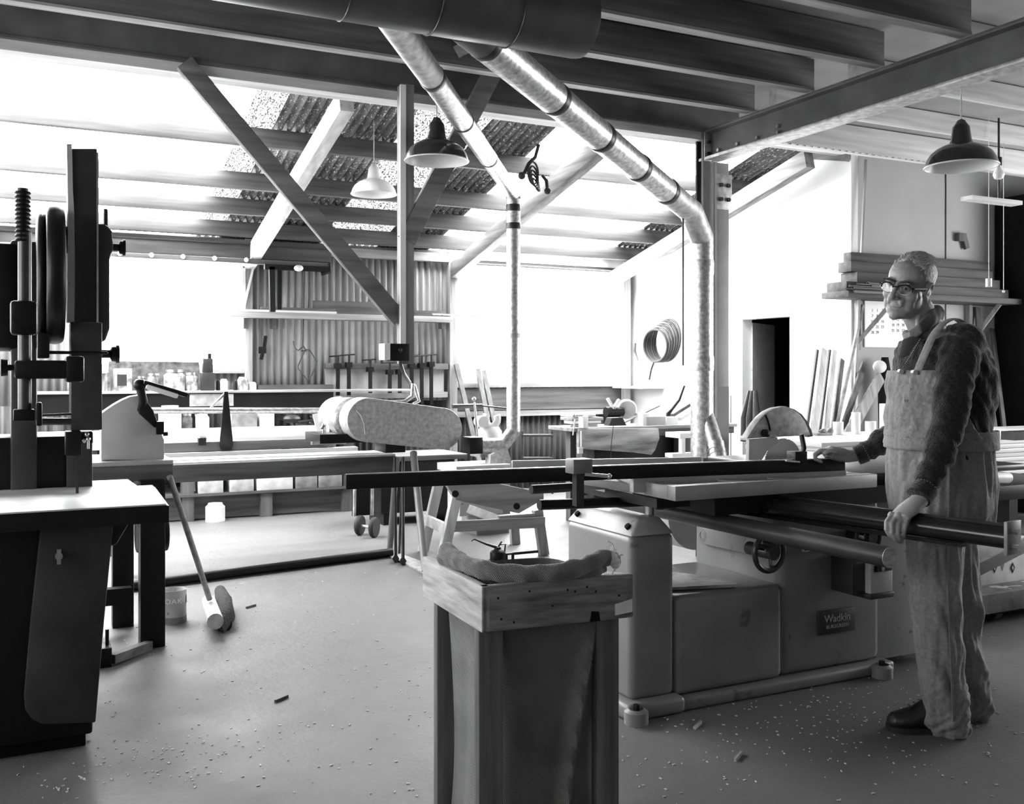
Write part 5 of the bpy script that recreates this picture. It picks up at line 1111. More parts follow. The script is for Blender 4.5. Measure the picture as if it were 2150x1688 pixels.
# moulder / white machine behind the trestle
q = PY(1020, 960, 7.3); o = thing('small_moulder', 'small pale machine head with lever and round clamp, left of thin duct', 'machine', (q.x, 7.3, .55))
m = M(); m.box(PY(948, 0, 7.2).x, 7.1, PY(0+1000, 990, 7.2).z, PY(1060, 0, 7.2).x, 7.5, PY(1000, 975, 7.2).z); m.box(PY(960, 0, 7.2).x, 7.15, PY(0+1000, 1080, 7.2).z, PY(1050, 0, 7.2).x, 7.4, PY(1000, 990, 7.2).z)
obj('machine_bed', m, 'machine_light', o, bevel=.004)
m = M(); c = PY(1028, 915, 7.35); m.lathe([(.001, 0), (.10, 0), (.10, .08), (.07, .12), (.001, .12)], c-UP*.04, n=24); obj('turret', m, 'white_paint', o)
m = M(); c = PY(1032, 880, 7.3); m.tube([c+Vector((.055*cos(a), 0, .06*sin(a))) for a in [radians(q) for q in range(140, 415, 25)]], [(.02, .03)]*11, 10); obj('hook_clamp', m, 'white_paint', o)
m = M(); c = PY(1010, 885, 7.3); m.lathe([(.001, -.05), (.045, -.05), (.05, 0), (.045, .05), (.001, .05)], c, axis=(0, 1, 0), n=20); obj('collar', m, 'white_paint', o)
m = M(); m.tube([PY(1003, 918, 7.25), PY(996, 845, 7.25)], [.012, .009]); m.ball(PY(995, 838, 7.25), .018); obj('lever', m, 'steel', o)
m = M(); m.cyl(PY(950, 853, 7.5), PY(1012, 852, 7.5), .018); m.cyl(PY(1012, 852, 7.5), PY(1062, 857, 7.5), .007); obj('feed_shaft', m, 'steel_dark', o)
m = M(); m.box(PY(1003, 0, 7.3).x, 7.25, PY(0+1000, 960, 7.3).z, PY(1060, 0, 7.3).x, 7.45, PY(1000, 930, 7.3).z); m.box(PY(990, 0, 7.3).x, 7.2, 0, PY(1060, 0, 7.3).x, 7.5, PY(1000, 988, 7.3).z) ; obj('column', m, 'machine', o, bevel=.004)
m = M(); m.prism([PY(x, y, 7.2) for x, y in ((1030, 955), (1065, 940), (1075, 972), (1078, 1000), (1028, 1000))], (0, .1, 0)); obj('chute', m, 'guard_alu', o)
# ladder-like rails and leaning bars by the right window
for i, (x0, y0, x1, y1, l) in enumerate(((958, 765, 1000, 900, 'dark bar leaning at lower left of right window, leftmost'), (1003, 775, 1030, 880, 'dark bar leaning in the right window corner, middle one'), (1015, 778, 1045, 880, 'dark bar leaning in the right window corner, rightmost'))):
    tag(obj('leaning_bar', M().beam(PY(x0, y0, 9.75), PZ(x1+8, 1010, .2) if False else Vector((PY(x1+25, 0, 9.2).x, 9.2, 0)), .05, .025, up=(0, 1, 0)), 'wood_dark_z'), l, 'bar', 'bars leaning by right window')
t = thing('bed_frame_rail', 'dark tubular frame standing against the corrugated wall right of thin duct', 'frame', PY(1130, 1010, 9.2))
m = M(); Yr_ = 9.3
m.cyl(PY(1095, 914, Yr_), PY(1161, 914, Yr_), .014); m.cyl(PY(1095, 962, Yr_), PY(1161, 962, Yr_), .014)
for px in (1097, 1160): a = PY(px, 905, Yr_); m.cyl(a, (a.x, a.y, 0), .012)
obj('tubes', m, 'steel_dark', t)
# oil can on floor
q = PZ(1045, 1174, 0)
t = thing('oil_can', 'small dark oil can with long bent spout standing on the floor', 'oil can', q)
obj('can_body', M().lathe([(.001, 0), (.055, 0), (.055, .045), (.05, .055), (.025, .07), (.022, .085), (.001, .09)], q, n=24), 'black_iron', t)
k = dZ(1174, 0)/FPX
m = M(); m.tube([q+UP*.08, PY(1020, 1142, q.y), PY(996, 1132, q.y), PY(990, 1136, q.y)], [.012, .008, .005, .004]); obj('spout', m, 'steel_dark', t)
m = M(); m.tube([q+Vector((.05, 0, .02)), q+Vector((.06, 0, .10)), q+Vector((.02, 0, .10))], .006); m.tube([q+Vector((0, 0, .08)), q+Vector((.03, 0, .12))], .006); obj('handle', m, 'steel_dark', t)
q = PZ(1075, 1164, .05); tag(obj('iron_bar', M().cyl((q.x-.0, q.y, .055), (q.x+.20, q.y, .055), .01).box(q.x, q.y-.01, 0, q.x+.012, q.y+.01, .05).box(q.x-.05, q.y-.01, 0, q.x-.038, q.y+.01, .06).box(q.x-.05, q.y-.01, .05, q.x+.01, q.y+.01, .062), 'black_iron'), 'small iron bar on feet on floor beside the oil can', 'bar')
# wood scraps on floor
rr = random.Random(11)
for i, (x, y, l) in enumerate(((591, 1467, 'dark short stick on open floor in front, left of crate'), (527, 1273, 'tiny dark chip on floor right of broom head'), (1465, 1522, 'splinter of wood on dark floor before the panel saw'), (1550, 1588, 'light wood sliver on floor right of the crate, lower'))):
    q = PZ(x, y, .006); tag(obj('wood_scrap', M().beam(q+Vector((-.03, -.02, 0)), q+Vector((.03, .02, 0)), .008, .012), 'wood_dark_x' if i < 2 else 'wood_x'), l, 'scrap')
m = M()
for i in range(700):
    d = rr.uniform(3.0, 6.5); px = rr.uniform(200, 2100); r_ = (px-CXP)/FPX; x, y = d*(S_+C_*r_), d*(C_-S_*r_); a = rr.uniform(0, pi); s = rr.uniform(.002, .006)
    u = Vector((cos(a), sin(a), 0))*s; v = Vector((-sin(a), cos(a), 0))*s*.4; c = Vector((x, y, .001)); m.prism([c-u-v, c+u-v, c+u+v, c-u+v], (0, 0, .0025))
for cx, cy, sp_, n in ((2.7, 2.75, .5, 240), (.35, 3.5, .25, 120)):
    for i in range(n):
        a = rr.uniform(0, pi); s = rr.uniform(.002, .005); u = Vector((cos(a), sin(a), 0))*s; v = Vector((-sin(a), cos(a), 0))*s*.4; c = Vector((rr.gauss(cx, sp_), rr.gauss(cy, sp_*.5), .001)); m.prism([c-u-v, c+u-v, c+u+v, c-u+v], (0, 0, .0025))
tag(obj('wood_shavings', m, 'wood_pale_x', smooth=0), 'pale wood shavings and chips scattered over the concrete floor', 'shavings', kind='stuff')
# ================================================================ JOINER'S BENCH (right centre)
Yj = 7.2
o = thing('joiner_bench', 'old heavy wooden joiner bench with curved skirt board, left of the fat duct', 'bench', PY(1330, 1050, Yj))
zj = PY(1300, 896, Yj).z; xa, xb = PY(1212, 0, Yj).x, PY(1455, 0, Yj).x
obj('bench_top', M().box(xa-.05, Yj, zj-.03, xb+.5, Yj+.42, zj), 'wood_x', o, bevel=.004)
m = M(); m.prism([PY(x, y, Yj-.02) for x, y in ((1215, 900), (1383, 900), (1385, 920), (1376, 945), (1368, 955), (1330, 950), (1215, 942))], (0, .04, 0)); obj('skirt_board', m, gm('old_bench', .34, .7, var=.7, scale=3, stretch=(1, 4, 5), bump=.1), o, bevel=.004)
m = M(); m.box(PY(1385, 0, Yj).x, Yj+.05, zj-.09, xb+.5, Yj+.1, zj-.035); obj('rear_apron', m, 'wood_dark_x', o)
for px in (1235, 1440): q = PY(px, 0, Yj+.1); obj('leg', M().box(q.x-.06, Yj+.1, 0, q.x+.06, Yj+.2, zj-.04), 'wood_dark_z', o); obj('leg', M().box(q.x-.06, Yj+.3, 0, q.x+.06, Yj+.38, zj-.04), 'wood_dark_z', o)
obj('lower_cupboard', M().box(PY(1222, 0, Yj+.3).x, Yj+.22, .02, xb+.45, Yj+.29, zj-.05), 'black_iron', o)
# things on it
t = thing('bench_vice', 'small screw vice with hanging handle at left end of the joiner bench', 'vice', PY(1225, 895, Yj))
m = M(); a = PY(1217, 889, Yj+.02); m.box(a.x, a.y-.06, zj, a.x+.05, a.y+.02, zj+.10); obj('jaw', m, 'white_paint', t, bevel=.005)
m = M(); m.tube([PY(1205, 872, Yj-.02), PY(1222, 872, Yj-.02)], .010); m.ball(PY(1205, 872, Yj-.02), .016); m.tube([PY(1203, 914, Yj-.06), PY(1207, 880, Yj-.06)], .006); obj('handle', m, 'steel', t)
m = M(); m.cyl(PY(1220, 905, Yj-.05), PY(1220, 938, Yj-.05), .006); a = PY(1218, 947, Yj-.05); m.box(a.x-.022, a.y-.01, a.z-.02, a.x+.022, a.y+.01, a.z+.03); obj('hanging_tag', m, 'white_paint', t)
for i, (x0, x1, y0, y1, l) in enumerate(((1222, 1268, 888, 880, 'lowest pale lath in the pile on the joiner bench'), (1215, 1275, 878, 870, 'second pale lath in the pile on joiner bench'), (1213, 1280, 868, 863, 'third pale lath up in the pile on joiner bench'), (1219, 1264, 860, 854, 'topmost pale lath in the pile on joiner bench'))):
    z = zj+.0+.028*i; tag(obj('pale_lath', M().box(PY(x0, 0, Yj).x, Yj+.10, z, PY(x1, 0, Yj).x, Yj+.2+.05*i, z+.024), 'wood_pale_x' if i % 2 else 'wood_x', bevel=.003), l, 'lath', 'laths piled on the joiner bench')
t = thing('bench_grinder', 'bench grinder with round pale guard on the joiner bench', 'grinder', PY(1305, 890, Yj+.2))
m = M(); c = PY(1312, 859, Yj+.2); m.lathe([(.001, 0), (.075, 0), (.088, .03), (.088, .06), (.075, .09), (.001, .09)], c+Vector((-.0, -.04, 0)), axis=(.5, 1, 0), n=30); obj('wheel_guard', m, 'machine_light', t, bevel=.004)
m = M(); q = PY(1290, 872, Yj+.2); m.cyl(q+Vector((-.09, 0, .03)), q+Vector((.08, 0, .03)), .045); m.prism([q+Vector((-.05, -.04, -.02)), q+Vector((.06, -.04, -.02)), q+Vector((.10, -.04, -(q.z-zj))), q+Vector((-.08, -.04, -(q.z-zj)))], (0, .09, 0)); obj('motor', m, 'black_iron', t)
m = M(); q = PY(1288, 858, Yj+.18); m.beam(q, q+Vector((-.06, 0, .09)), .03, .02); m.beam(q, q+Vector((.06, 0, .08)), .03, .02); obj('tool_rest', m, 'white_paint', t)
for i, (x0, x1, y0, l, mt, yo) in enumerate(((1358, 1398, 875, 'square pale tin box with dark front on joiner bench', 'machine_light', .04), (1400, 1424, 876, 'small white box right of the square tin on joiner bench', 'white_paint', .06), (1350, 1364, 868, 'narrow white block left of square tin on joiner bench', 'white_paint', .05))):
    tag(obj('bench_box', M().box(PY(x0, 0, Yj+yo).x, Yj+yo, zj, PY(x1, 0, Yj+yo).x, Yj+yo+.12, PY(x0, y0, Yj+yo).z), mt, bevel=.004), l, 'box')
m = M(); m.tube([(PY(1403, 868, Yj+.3).x, Yj+.3, zj), PY(1403, 868, Yj+.3), PY(1410, 860, Yj+.3), PY(1426, 840, Yj+.3), PY(1437, 810, Yj+.3)], [.024, .022, .016, .013, .010]); tag(obj('iron_lever', m, 'black_iron'), 'dark curved iron lever rising from the joiner bench', 'lever')
for i, (a, b2, l) in enumerate((((1410, 872), (1445, 850), 'dark plank lying slanted on joiner bench, upper'), ((1424, 880), (1446, 868), 'pale plank lying slanted on joiner bench, lower'), ((1300, 892), (1385, 852), 'thin dark rod sloping across the joiner bench'))):
    A_ = PY(*a, Yj+.35); B_ = PY(*b2, Yj+.45); tag(obj('slanted_piece', M().beam(A_, B_, .05 if i < 2 else .01, .03 if i < 2 else .01), 'wood_dark_x' if i != 1 else 'wood_pale_x'), l, 'timber piece')
tag(obj('string_line', M().tube([PY(1288, 893, Yj-.06), PY(1284, 930, Yj-.06), PY(1281, 985, Yj-.06)], .003, 6), 'steel_dark'), 'thin string hanging down over the joiner bench skirt', 'string')
t = thing('pale_stool', 'white painted small stool frame between joiner bench and fat duct', 'stool', PY(1435, 965, 6.4))
a = PY(1428, 915, 6.4); obj('seat', M().box(a.x, 6.4, a.z-.02, a.x+.25, 6.6, a.z+.02), 'white_paint', t, bevel=.004)
for dx in (.03, .20): obj('leg', M().box(a.x+dx, 6.42, 0, a.x+dx+.035, 6.46, a.z-.02), 'white_paint', t)
a = PY(1412, 957, 6.4); obj('stretcher', M().box(a.x, 6.4, a.z-.015, a.x+.3, 6.5, a.z+.015), 'white_paint', t)
# ================================================================ RIGHT WALL THINGS
Xw = XR-.03
c = PX(1400, 718, Xw-.03); t = thing('hose_coil', 'coil of black and grey hose hung on the white side wall', 'hose', c)
m = M(); m2 = M()
for k in range(6):
    tgt = m if k % 2 else m2
    tgt.torus(c+Vector((-.02*k+.03, .012*k-.03, -.015*k+.02)), .0, .011, axis=(1, .1, 0), n=4, m=4) if False else tgt.torus(c+Vector((-.022*k-.02, .014*k-.04, -.012*k+.02)), .31-.014*k, .015, axis=(1, .03*k-.08, .02*k-.05), n=44, m=8, sc=(.85, .75))
m.tube([c+Vector((0, .22, -.18)), c+Vector((0, .30, -.30)), c+Vector((0, .34, -.42))], .012)
obj('dark_loops', m, 'rubber', t); obj('grey_loops', m2, 'machine_dark', t)
tag(obj('wall_peg', M().cyl((Xw-.06, c.y, c.z+.20), (XR, c.y, c.z+.20), .012), 'steel'), 'wall peg carrying the hose coil on the white side wall', 'peg')
t = thing('wall_coat', 'dark dangling strap on white wall left of hose coil', 'strap', PX(1337, 740, Xw)); m = M(); m.tube([PX(1334, 720, Xw-.02), PX(1333, 738, Xw-.02), PX(1340, 758, Xw-.02)], [.012, .016, .006]); obj('strap', m, 'steel_dark', t)
tag(obj('side_shelf', M().box(XR-.3, PX(1395, 0, XR).y, 1.12, XR-.01, PX(1330, 0, XR).y, 1.14), 'wood_pale_y'), 'narrow pale shelf on the white wall behind joiner bench', 'shelf')
# bag by door
q = PX(1537, 905, 6.2); t = thing('hung_apron', 'dark rumpled apron hanging beside the doorway above the boards', 'apron', q)
m = M(); 
for i, (dy, w) in enumerate(((-.10, .05), (0, .06), (.10, .05))): m.tube([Vector((XR-.06, q.y+dy, .62)), Vector((XR-.07, q.y+dy*.9, .85)), Vector((XR-.05, q.y+dy*.4, 1.12))], [(w, .04), (w*.9, .035), (.02, .02)], 10)
obj('cloth', m, 'machine_dark', t)
tag(obj('thin_rod', M().cyl((XR-.04, PX(1541, 0, XR).y, 0), (XR-.04, PX(1541, 0, XR).y, PX(1541, 830, XR).z), .006), 'steel_dark'), 'thin upright rod beside the hung apron at doorway', 'rod')
# leaning white boards right of door
Yl1 = 6.1
zfl = .855
def lean(px0, px1, py0, pxb0, pxb1, mt, lab, Yt_=6.36, Yb_=6.05, z0=None, nm='leaning_board', cat='board', group=None):
    z0 = 0 if z0 is None else z0
    a = PY(px0, py0, Yt_); b2 = PY(px1, py0, Yt_)
    q0 = PY(pxb0, 915, Yb_); q1 = PY(pxb1, 915, Yb_)
    return None
def leanp(pt, pb, w, mt, lab, nm='leaning_board', thick=.02, cat='board', group=None, Yt_=6.38, Yb_=6.1, pb_y=915):
    a = PY(pt[0], pt[1], Yt_); b2 = PY(pb, pb_y, Yb_); f = (a.z-0)/(a.z-b2.z); b3 = a+(b2-a)*f
    return tag(obj(nm, M().beam(b3, a, thick, w, up=(1, 0, 0)) if False else M().beam(b3, a, w, thick, up=(0, -1, 0)), mt, bevel=.002), lab, cat, group)
G_ = 'boards leaning between door and corner'
leanp((1716, 735), 1692, .025, 'black_iron', 'black edged narrow board leaning right of the doorway', group=G_)
leanp((1730, 733), 1708, .07, 'wood_pale_z', 'wide pale board leaning right of the doorway', group=G_, Yt_=6.34)
leanp((1742, 735), 1720, .02, 'black_iron', 'thin black strip leaning between two pale boards', group=G_)
leanp((1752, 735), 1734, .05, 'wood_pale_z', 'second pale board leaning beside thin black strip', group=G_, Yt_=6.33)
leanp((1768, 755), 1748, .05, 'wood_dark_z', 'dark board leaning just left of the corner', group=G_, Yt_=6.36)
leanp((1822, 330) if False else (1812, 640), 1752, .03, 'wood_x', 'long thin stick leaning up toward the timber rack', group=G_)
leanp((1815, 762), 1765, .06, 'wood_dark_z', 'dark slanting offcut, left of the slanting pair', group=G_, Yt_=6.34, Yb_=6.05)
leanp((1850, 790), 1780, .11, 'wood_z', 'wide brown slanting offcut with pale end near man', group=G_, Yt_=6.28, Yb_=6.0)
leanp((1818, 335), 1790, .02, 'wood_z', 'very long thin pole leaning from ceiling plate to the floor', group=G_, Yt_=6.36, Yb_=6.3)
# pots on the stack
for i, (px, w, pt, l, nm) in enumerate(((1760, 21, 886, 'squat white pot on board stack, left of white tube', 'pot'), (1797, 18, 866, 'tall white cylinder standing on the board stack', 'tube'), (1828, 22, 885, 'squat white pot on board stack, right of white tube', 'pot'), (1868, 40, 848, 'big white tub on the board stack close to the man', 'tub'))):
    Y = 5.35; q = PY(px, 0, Y); r_ = w/2*dY(px, Y)/FPX; h = PY(px, pt, Y).z-.852
    tag(obj(nm, M().lathe([(.001, 0), (r_, 0), (r_*1.02, h), (r_*.9, h), (r_*.85, h-.01), (.001, h-.012)], (q.x, Y, .853), n=24), 'white_paint'), l, nm)
tag(obj('small_tool', M().box(PY(1715, 0, 5.3).x, 5.3, .853, PY(1748, 0, 5.3).x, 5.36, .87).ball((PY(1728, 0, 5.33).x, 5.33, .882), .03, (1, .6, .6)).ball((PY(1743, 0, 5.33).x, 5.33, .88), .025), 'clutter_mid'), 'small metal hand plane lying on the board stack', 'tool')
# dark apron/jacket hanging behind the man
q = PY(1862, 800, 6.3); t = thing('dark_jacket', 'dark jacket hanging from a white hook behind man on the panel wall', 'jacket', q)
m = M(); m.tube([PY(1858, 750, 6.3), PY(1858, 790, 6.3), PY(1856, 840, 6.3), PY(1855, 905, 6.3)], [(.03, .03), (.07, .04), (.06, .04), (.05, .03)], 12); obj('cloth', m, 'black_soft', t)
obj('pale_cap', M().ball(PY(1847, 770, 6.22), .07, (1, .6, .8), n=12), 'paper', t)
# calendar sheets on the wall
t = thing('wall_calendar', 'white wall calendar with rows of small numbers, left of the man', 'calendar', PY(1858, 700, YC))
a, b2 = PY(1816, 628, YC-.015), PY(1905, 730, YC-.015)
obj('sheet', M().box(a.x, YC-.015, b2.z, b2.x, YC-.004, a.z), 'white_paint', t)
m = M()
nums = [['4', '5', '6', '7'], ['11', '12', '13', '14'], ['18', '19', '20', '21'], ['25', '26', '27', '28']]
cols = [[1832, 1842, 1853], [1875, 1885, 1896]]
dat = {0: [['1', '1', '2'], ['7', '8', '9'], ['14', '15', '16'], ['21', '22', '23'], ['28', '29', '']], 1: [['', '', ''], ['4', '5', '6'], ['11', '12', '13'], ['18', '19', '20'], ['25', '26', '27']]}
for g in (0, 1):
    for i in range(5):
        for j in range(3):
            s = dat[g][i][j]
            if s: q = PY(cols[g][j], (652 if g == 0 else 648)+i*11.5, YC-.0165); add_text(m, s, .036, Matrix.Translation(q) @ Matrix.Rotation(pi/2, 4, 'X'), ext=.0008)
obj('printed_numbers', m, 'machine_dark', t, smooth=0)
# timber rack on panel wall
o = thing('timber_rack', 'wall rack bracket shelf holding long planks behind man\'s head', 'rack', PY(1950, 610, 6.2))
Yk2 = 6.15
zr_ = PY(1900, 617, Yk2).z
obj('rack_shelf', M().box(PY(1787, 0, Yk2).x-.08, Yk2-.05, zr_-.05, PY(2135, 0, Yk2).x, YC-.005, zr_), 'wood_dim_x', o, bevel=.003)
for px in (1800, 2035):
    a = PY(px, 0, YC-.03); obj('bracket', M().box(a.x-.02, YC-.05, PY(px, 735, YC).z, a.x+.02, YC-.005, zr_-.05), 'wood_z', o); obj('brace', M().beam((a.x, YC-.03, zr_-.42), (a.x+(.12 if px > 1900 else .20), Yk2, zr_-.05), .035, .035), 'wood_z', o)
pl_ = [(1787, 2118, 585, 612, Yk2+.02, 'wood_dim_x', 'lowest wide dark plank on the wall rack'), (1800, 2100, 565, 584, Yk2+.06, 'wood_dim_x', 'second dark plank up on the wall rack, stepped shorter'), (1787, 2085, 540, 564, Yk2+.1, 'wood_dim_x', 'third plank up on the wall rack behind man\'s head'), (1787, 2080, 518, 539, Yk2+.16, 'wood_dim_x', 'topmost plank on the wall rack')]
z = zr_
for i, (x0, x1, y0, y1, Y, mt, l) in enumerate(pl_):
    h = .090; tag(obj('rack_plank', M().box(PY(x0, 0, Y).x-.05*(i == 0), Y, z, PY(x1, 0, Y).x, YC-.01, z+h-.004), mt, bevel=.006), l, 'plank', 'planks on the wall rack'); z += h
t = thing('pipe_bundle', 'bundle of thin pipes poking left from the wall rack', 'pipes', PY(1790, 602, Yk2))
for i, (x, y, r_) in enumerate(((1783, 600, .010), (1790, 604, .014), (1800, 596, .010), (1822, 594, .013), (1828, 600, .012), (1776, 606, .008))):
    a = PY(x, y, Yk2-.04); obj('pipe', M().lathe([(r_*.6, .02), (r_*.6, 0), (r_, 0), (r_, .5)], a, axis=(1, 0, 0), n=12), 'machine_dark', t)
obj('pipe_support', M().box(PY(1790, 0, Yk2-.05).x, Yk2-.09, zr_-.02, PY(1790, 0, Yk2-.05).x+.35, Yk2-.05+.0, zr_), 'wood_dark_x', t)
tag(obj('hooked_offcut', M().beam(PY(2022, 492, 6.385), PY(2030, 522, 6.38), .05, .03, up=(0, 1, 0)).box(PY(2010, 0, 6.38).x, 6.36, PY(2010, 506, 6.38).z, PY(2026, 0, 6.38).x, 6.40, PY(2010, 489, 6.38).z), 'wood_dark_z'), 'hook shaped dark offcut standing on top of the rack planks', 'offcut')
# right hand leaning planks behind man
G2 = 'dark planks leaning at right behind man'
leanp((2052, 645), 2066, .06, 'wood_dark_z', 'short wide dark plank leaning high behind man\'s shoulder', group=G2, Yt_=6.38, Yb_=6.2); leanp((2083, 690), 2110, .05, 'wood_dark_z', 'slim dark plank leaning far right behind man\'s back', group=G2, Yt_=6.36, Yb_=6.1)
leanp((2078, 850), 2088, .12, 'wood_dark_z', 'broad low plank leaning behind man\'s elbow', group=G2, Yt_=6.2, Yb_=6.05)
# dark cupboard at right edge
xa = PY(2108, 0, 6.3).x; t = thing('dark_cupboard', 'tall black cupboard at the extreme right edge', 'cupboard', (xa+.5, 6.1, 0))
obj('body', M().box(xa, 5.95, 0, xa+.9, 6.40, 2.95), 'black_soft', t, bevel=.004)
# ================================================================ MAN
K = 3.68/FPX
def remesh(m, voxel, smooth_it=3, name='t'):
    bm = m.bm; bmesh.ops.recalc_face_normals(bm, faces=bm.faces)
    me = bpy.data.meshes.new('tmp'); bm.to_mesh(me); bm.free()
    o = bpy.data.objects.new('tmp', me); COL.objects.link(o)
    md = o.modifiers.new('r', 'REMESH'); md.mode = 'VOXEL'; md.voxel_size = voxel
    if smooth_it: s = o.modifiers.new('s', 'SMOOTH'); s.factor = .5; s.iterations = smooth_it
    dg = bpy.context.evaluated_depsgraph_get(); out = bpy.data.meshes.new_from_object(o.evaluated_get(dg))
    bpy.data.objects.remove(o); r = M(); r.bm.from_mesh(out); bpy.data.meshes.remove(out)
    r.bm.normal_update(); return r
def displace(m, f):
    vs = list(m.bm.verts); nn = [(v, v.normal.copy(), v.co.copy()) for v in vs]
    for v, n, c in nn: v.co = c+n*f(c, n)
    return m
FD = (RGT*-.92+FWD*-.39).normalized()        # where his chest faces
SD = Vector((-FD.y, FD.x, 0))                # his side axis
if SD.dot(FWD) > 0: SD = -SD                 # towards camera = his left side
def ring_loft(m, rings, n=28):
    R = []
    for c, ax, ay in rings: R.append([m.bm.verts.new(c+ax*cos(2*pi*j/n)+ay*sin(2*pi*j/n)) for j in range(n)])
    for A, B in zip(R, R[1:]):
        for j in range(n): m.bm.faces.new((A[j], A[(j+1) % n], B[(j+1) % n], B[j]))
    m.bm.faces.new(R[0][::-1]); m.bm.faces.new(R[-1]); return m
def limb(m, pts, n=20):
    """pts: (px,py,d,r)"""
    P0 = [P(a, b, c) for a, b, c, r in pts]; rs = [r for *_, r in pts]; fine = []; fr = []
    k = 5
    for i in range(len(P0)-1):
        a = P0[max(i-1, 0)]; b = P0[i]; c = P0[i+1]; d = P0[min(i+2, len(P0)-1)]
        for s in range(k):
            t = s/k; fine.append(.5*((2*b)+(c-a)*t+(2*a-5*b+4*c-d)*t*t+(-a+3*b-3*c+d)*t**3)); fr.append(rs[i]+(rs[i+1]-rs[i])*t)
    fine.append(P0[-1]); fr.append(rs[-1]); m.tube(fine, fr, n); m.ball(P0[0], rs[0]*.98, n=14); m.ball(P0[-1], rs[-1]*.98, n=14); return m
Dm = 3.70
TOR = [(1950, 690, 3.70, .060, .075), (1962, 712, 3.70, .095, .145), (1975, 735, 3.70, .130, .185), (1981, 780, 3.70, .165, .195), (1981, 840, 3.70, .176, .185), (1975, 900, 3.70, .174, .180),
       (1974, 960, 3.70, .176, .185), (1976, 1010, 3.70, .180, .190), (1976, 1060, 3.70, .172, .188), (1972, 1115, 3.70, .155, .175)]
def torso_rings(y0, y1, off, kx=0):
    out = []
    for px, py, d, a, b in TOR:
        if y0 <= py <= y1: out.append((P(px, py, d), FD*(a+off), SD*(b+off)))
    return out
def torso_at(py):
    for A, B in zip(TOR, TOR[1:]):
        if A[1] <= py <= B[1]:
            t = (py-A[1])/(B[1]-A[1]); v = [A[i]+(B[i]-A[i])*t for i in range(5)]; return P(v[0], py, v[2]), v[3], v[4]
# ---- head frame
HCn = P(1907, 607, 3.66)
yaw_f = (RGT*-.73+FWD*-.68).normalized()
hz = UP.copy(); hx = yaw_f.cross(hz).normalized()
roll = Matrix.Rotation(radians(-13), 3, yaw_f); pit = Matrix.Rotation(radians(-8), 3, hx)
hf = (roll @ (pit @ yaw_f)); hu = roll @ (pit @ hz); hr = hf.cross(hu).normalized()
HM = Matrix((hr, hf, hu)).transposed()
def Hd(x, y, z): return HCn+HM @ Vector((x, y, z))
HS = 1.0
def hb(m, x, y, z, rx, ry, rz, n=20): m.ball(Hd(x*HS, y*HS, z*HS), 1, (rx*HS, ry*HS, rz*HS), n=n, rot=HM); return m
body = M()
hb(body, 0, -.018, .045, .074, .092, .080, 28); hb(body, 0, .030, .050, .064, .055, .060, 24); hb(body, 0, .028, -.020, .060, .062, .080, 24)
hb(body, 0, .022, -.038, .064, .056, .072, 24); hb(body, 0, .045, -.070, .047, .046, .038); hb(body, 0, .078, -.093, .020, .017, .015); hb(body, 0, .084, -.094, .012, .010, .010)
for s in (-1, 1):
    hb(body, s*.040, .057, -.016, .025, .024, .026); hb(body, s*.033, .054, -.048, .025, .024, .034)
    hb(body, s*.030, .081, .036, .027, .012, .009); hb(body, s*.045, .020, -.046, .019, .040, .042)
    hb(body, s*.017, .082, .010, .007, .014, .016)
    hb(body, s*.031, .073, .014, .0155, .0145, .0125)
    hb(body, s*.013, .103, -.024, .009, .010, .008); body.tube([Hd(s*(.076+.006*sin(t_)), -.006+.017*cos(t_)*1.0-.004*sin(t_), .004+.029*sin(t_)) for t_ in [radians(q_) for q_ in range(-60, 250, 22)]], [.0052]*15, 8); hb(body, s*.073, -.006, .002, .007, .015, .024); hb(body, s*.074, .004, -.026, .007, .008, .010)
    hb(body, s*.024, .084, -.036, .010, .010, .018)
body.tube([Hd(0, .085, .030), Hd(0, .098, .012), Hd(0, .112, -.008), Hd(0, .119, -.018), Hd(0, .104, -.030)], [(.007, .007), (.008, .008), (.010, .010), (.012, .011), (.009, .007)], 14)
hb(body, 0, .084, -.046, .020, .010, .010); hb(body, 0, .0865, -.0560, .024, .008, .0042); hb(body, 0, .0855, -.0655, .021, .009, .0060); hb(body, 0, .076, -.056, .028, .014, .020)
# neck, torso, arms, legs under the clothes
limb(body, [(1921, 640, 3.68, .056), (1936, 672, 3.70, .060), (1950, 705, 3.71, .068)])
for a_, b_, r_ in ((( -.05, -.01, -.045), (1925, 700, 3.64), .009), ((.05, -.01, -.05), (1918, 705, 3.69), .008)): body.tube([Hd(*a_), P(*b_)], [r_, r_], 10)
ring_loft(body, [(P(px, py, d), FD*(a-.025), SD*(b-.025)) for px, py, d, a, b in TOR])
LA = [(2018, 728, 3.55, .062), (2005, 800, 3.50, .056), (1992, 890, 3.47, .048), (1968, 960, 3.45, .043), (1938, 1036, 3.42, .031)]
RA = [(1930, 740, 3.90, .058), (1925, 820, 3.96, .050), (1905, 888, 3.97, .044), (1850, 928, 4.0, .038), (1800, 955, 4.02, .028)]
limb(body, [(a, b, c, r-.006) for a, b, c, r in LA]); limb(body, [(a, b, c, r-.006) for a, b, c, r in RA])
LL = [(1963, 1090, 3.62, .110), (1963, 1180, 3.60, .103), (1967, 1280, 3.58, .092), (1974, 1390, 3.58, .088), (1984, 1480, 3.575, .085), (1992, 1512, 3.57, .083)]
RL = [(1990, 1090, 3.79, .105), (2003, 1190, 3.78, .095), (2014, 1290, 3.76, .082), (2030, 1390, 3.74, .074), (2048, 1470, 3.73, .066), (2052, 1492, 3.73, .063)]
limb(body, [(a, b, c, r*.6) for a, b, c, r in LL[:5]]); limb(body, [(a, b, c, r*.6) for a, b, c, r in RL[:5]])
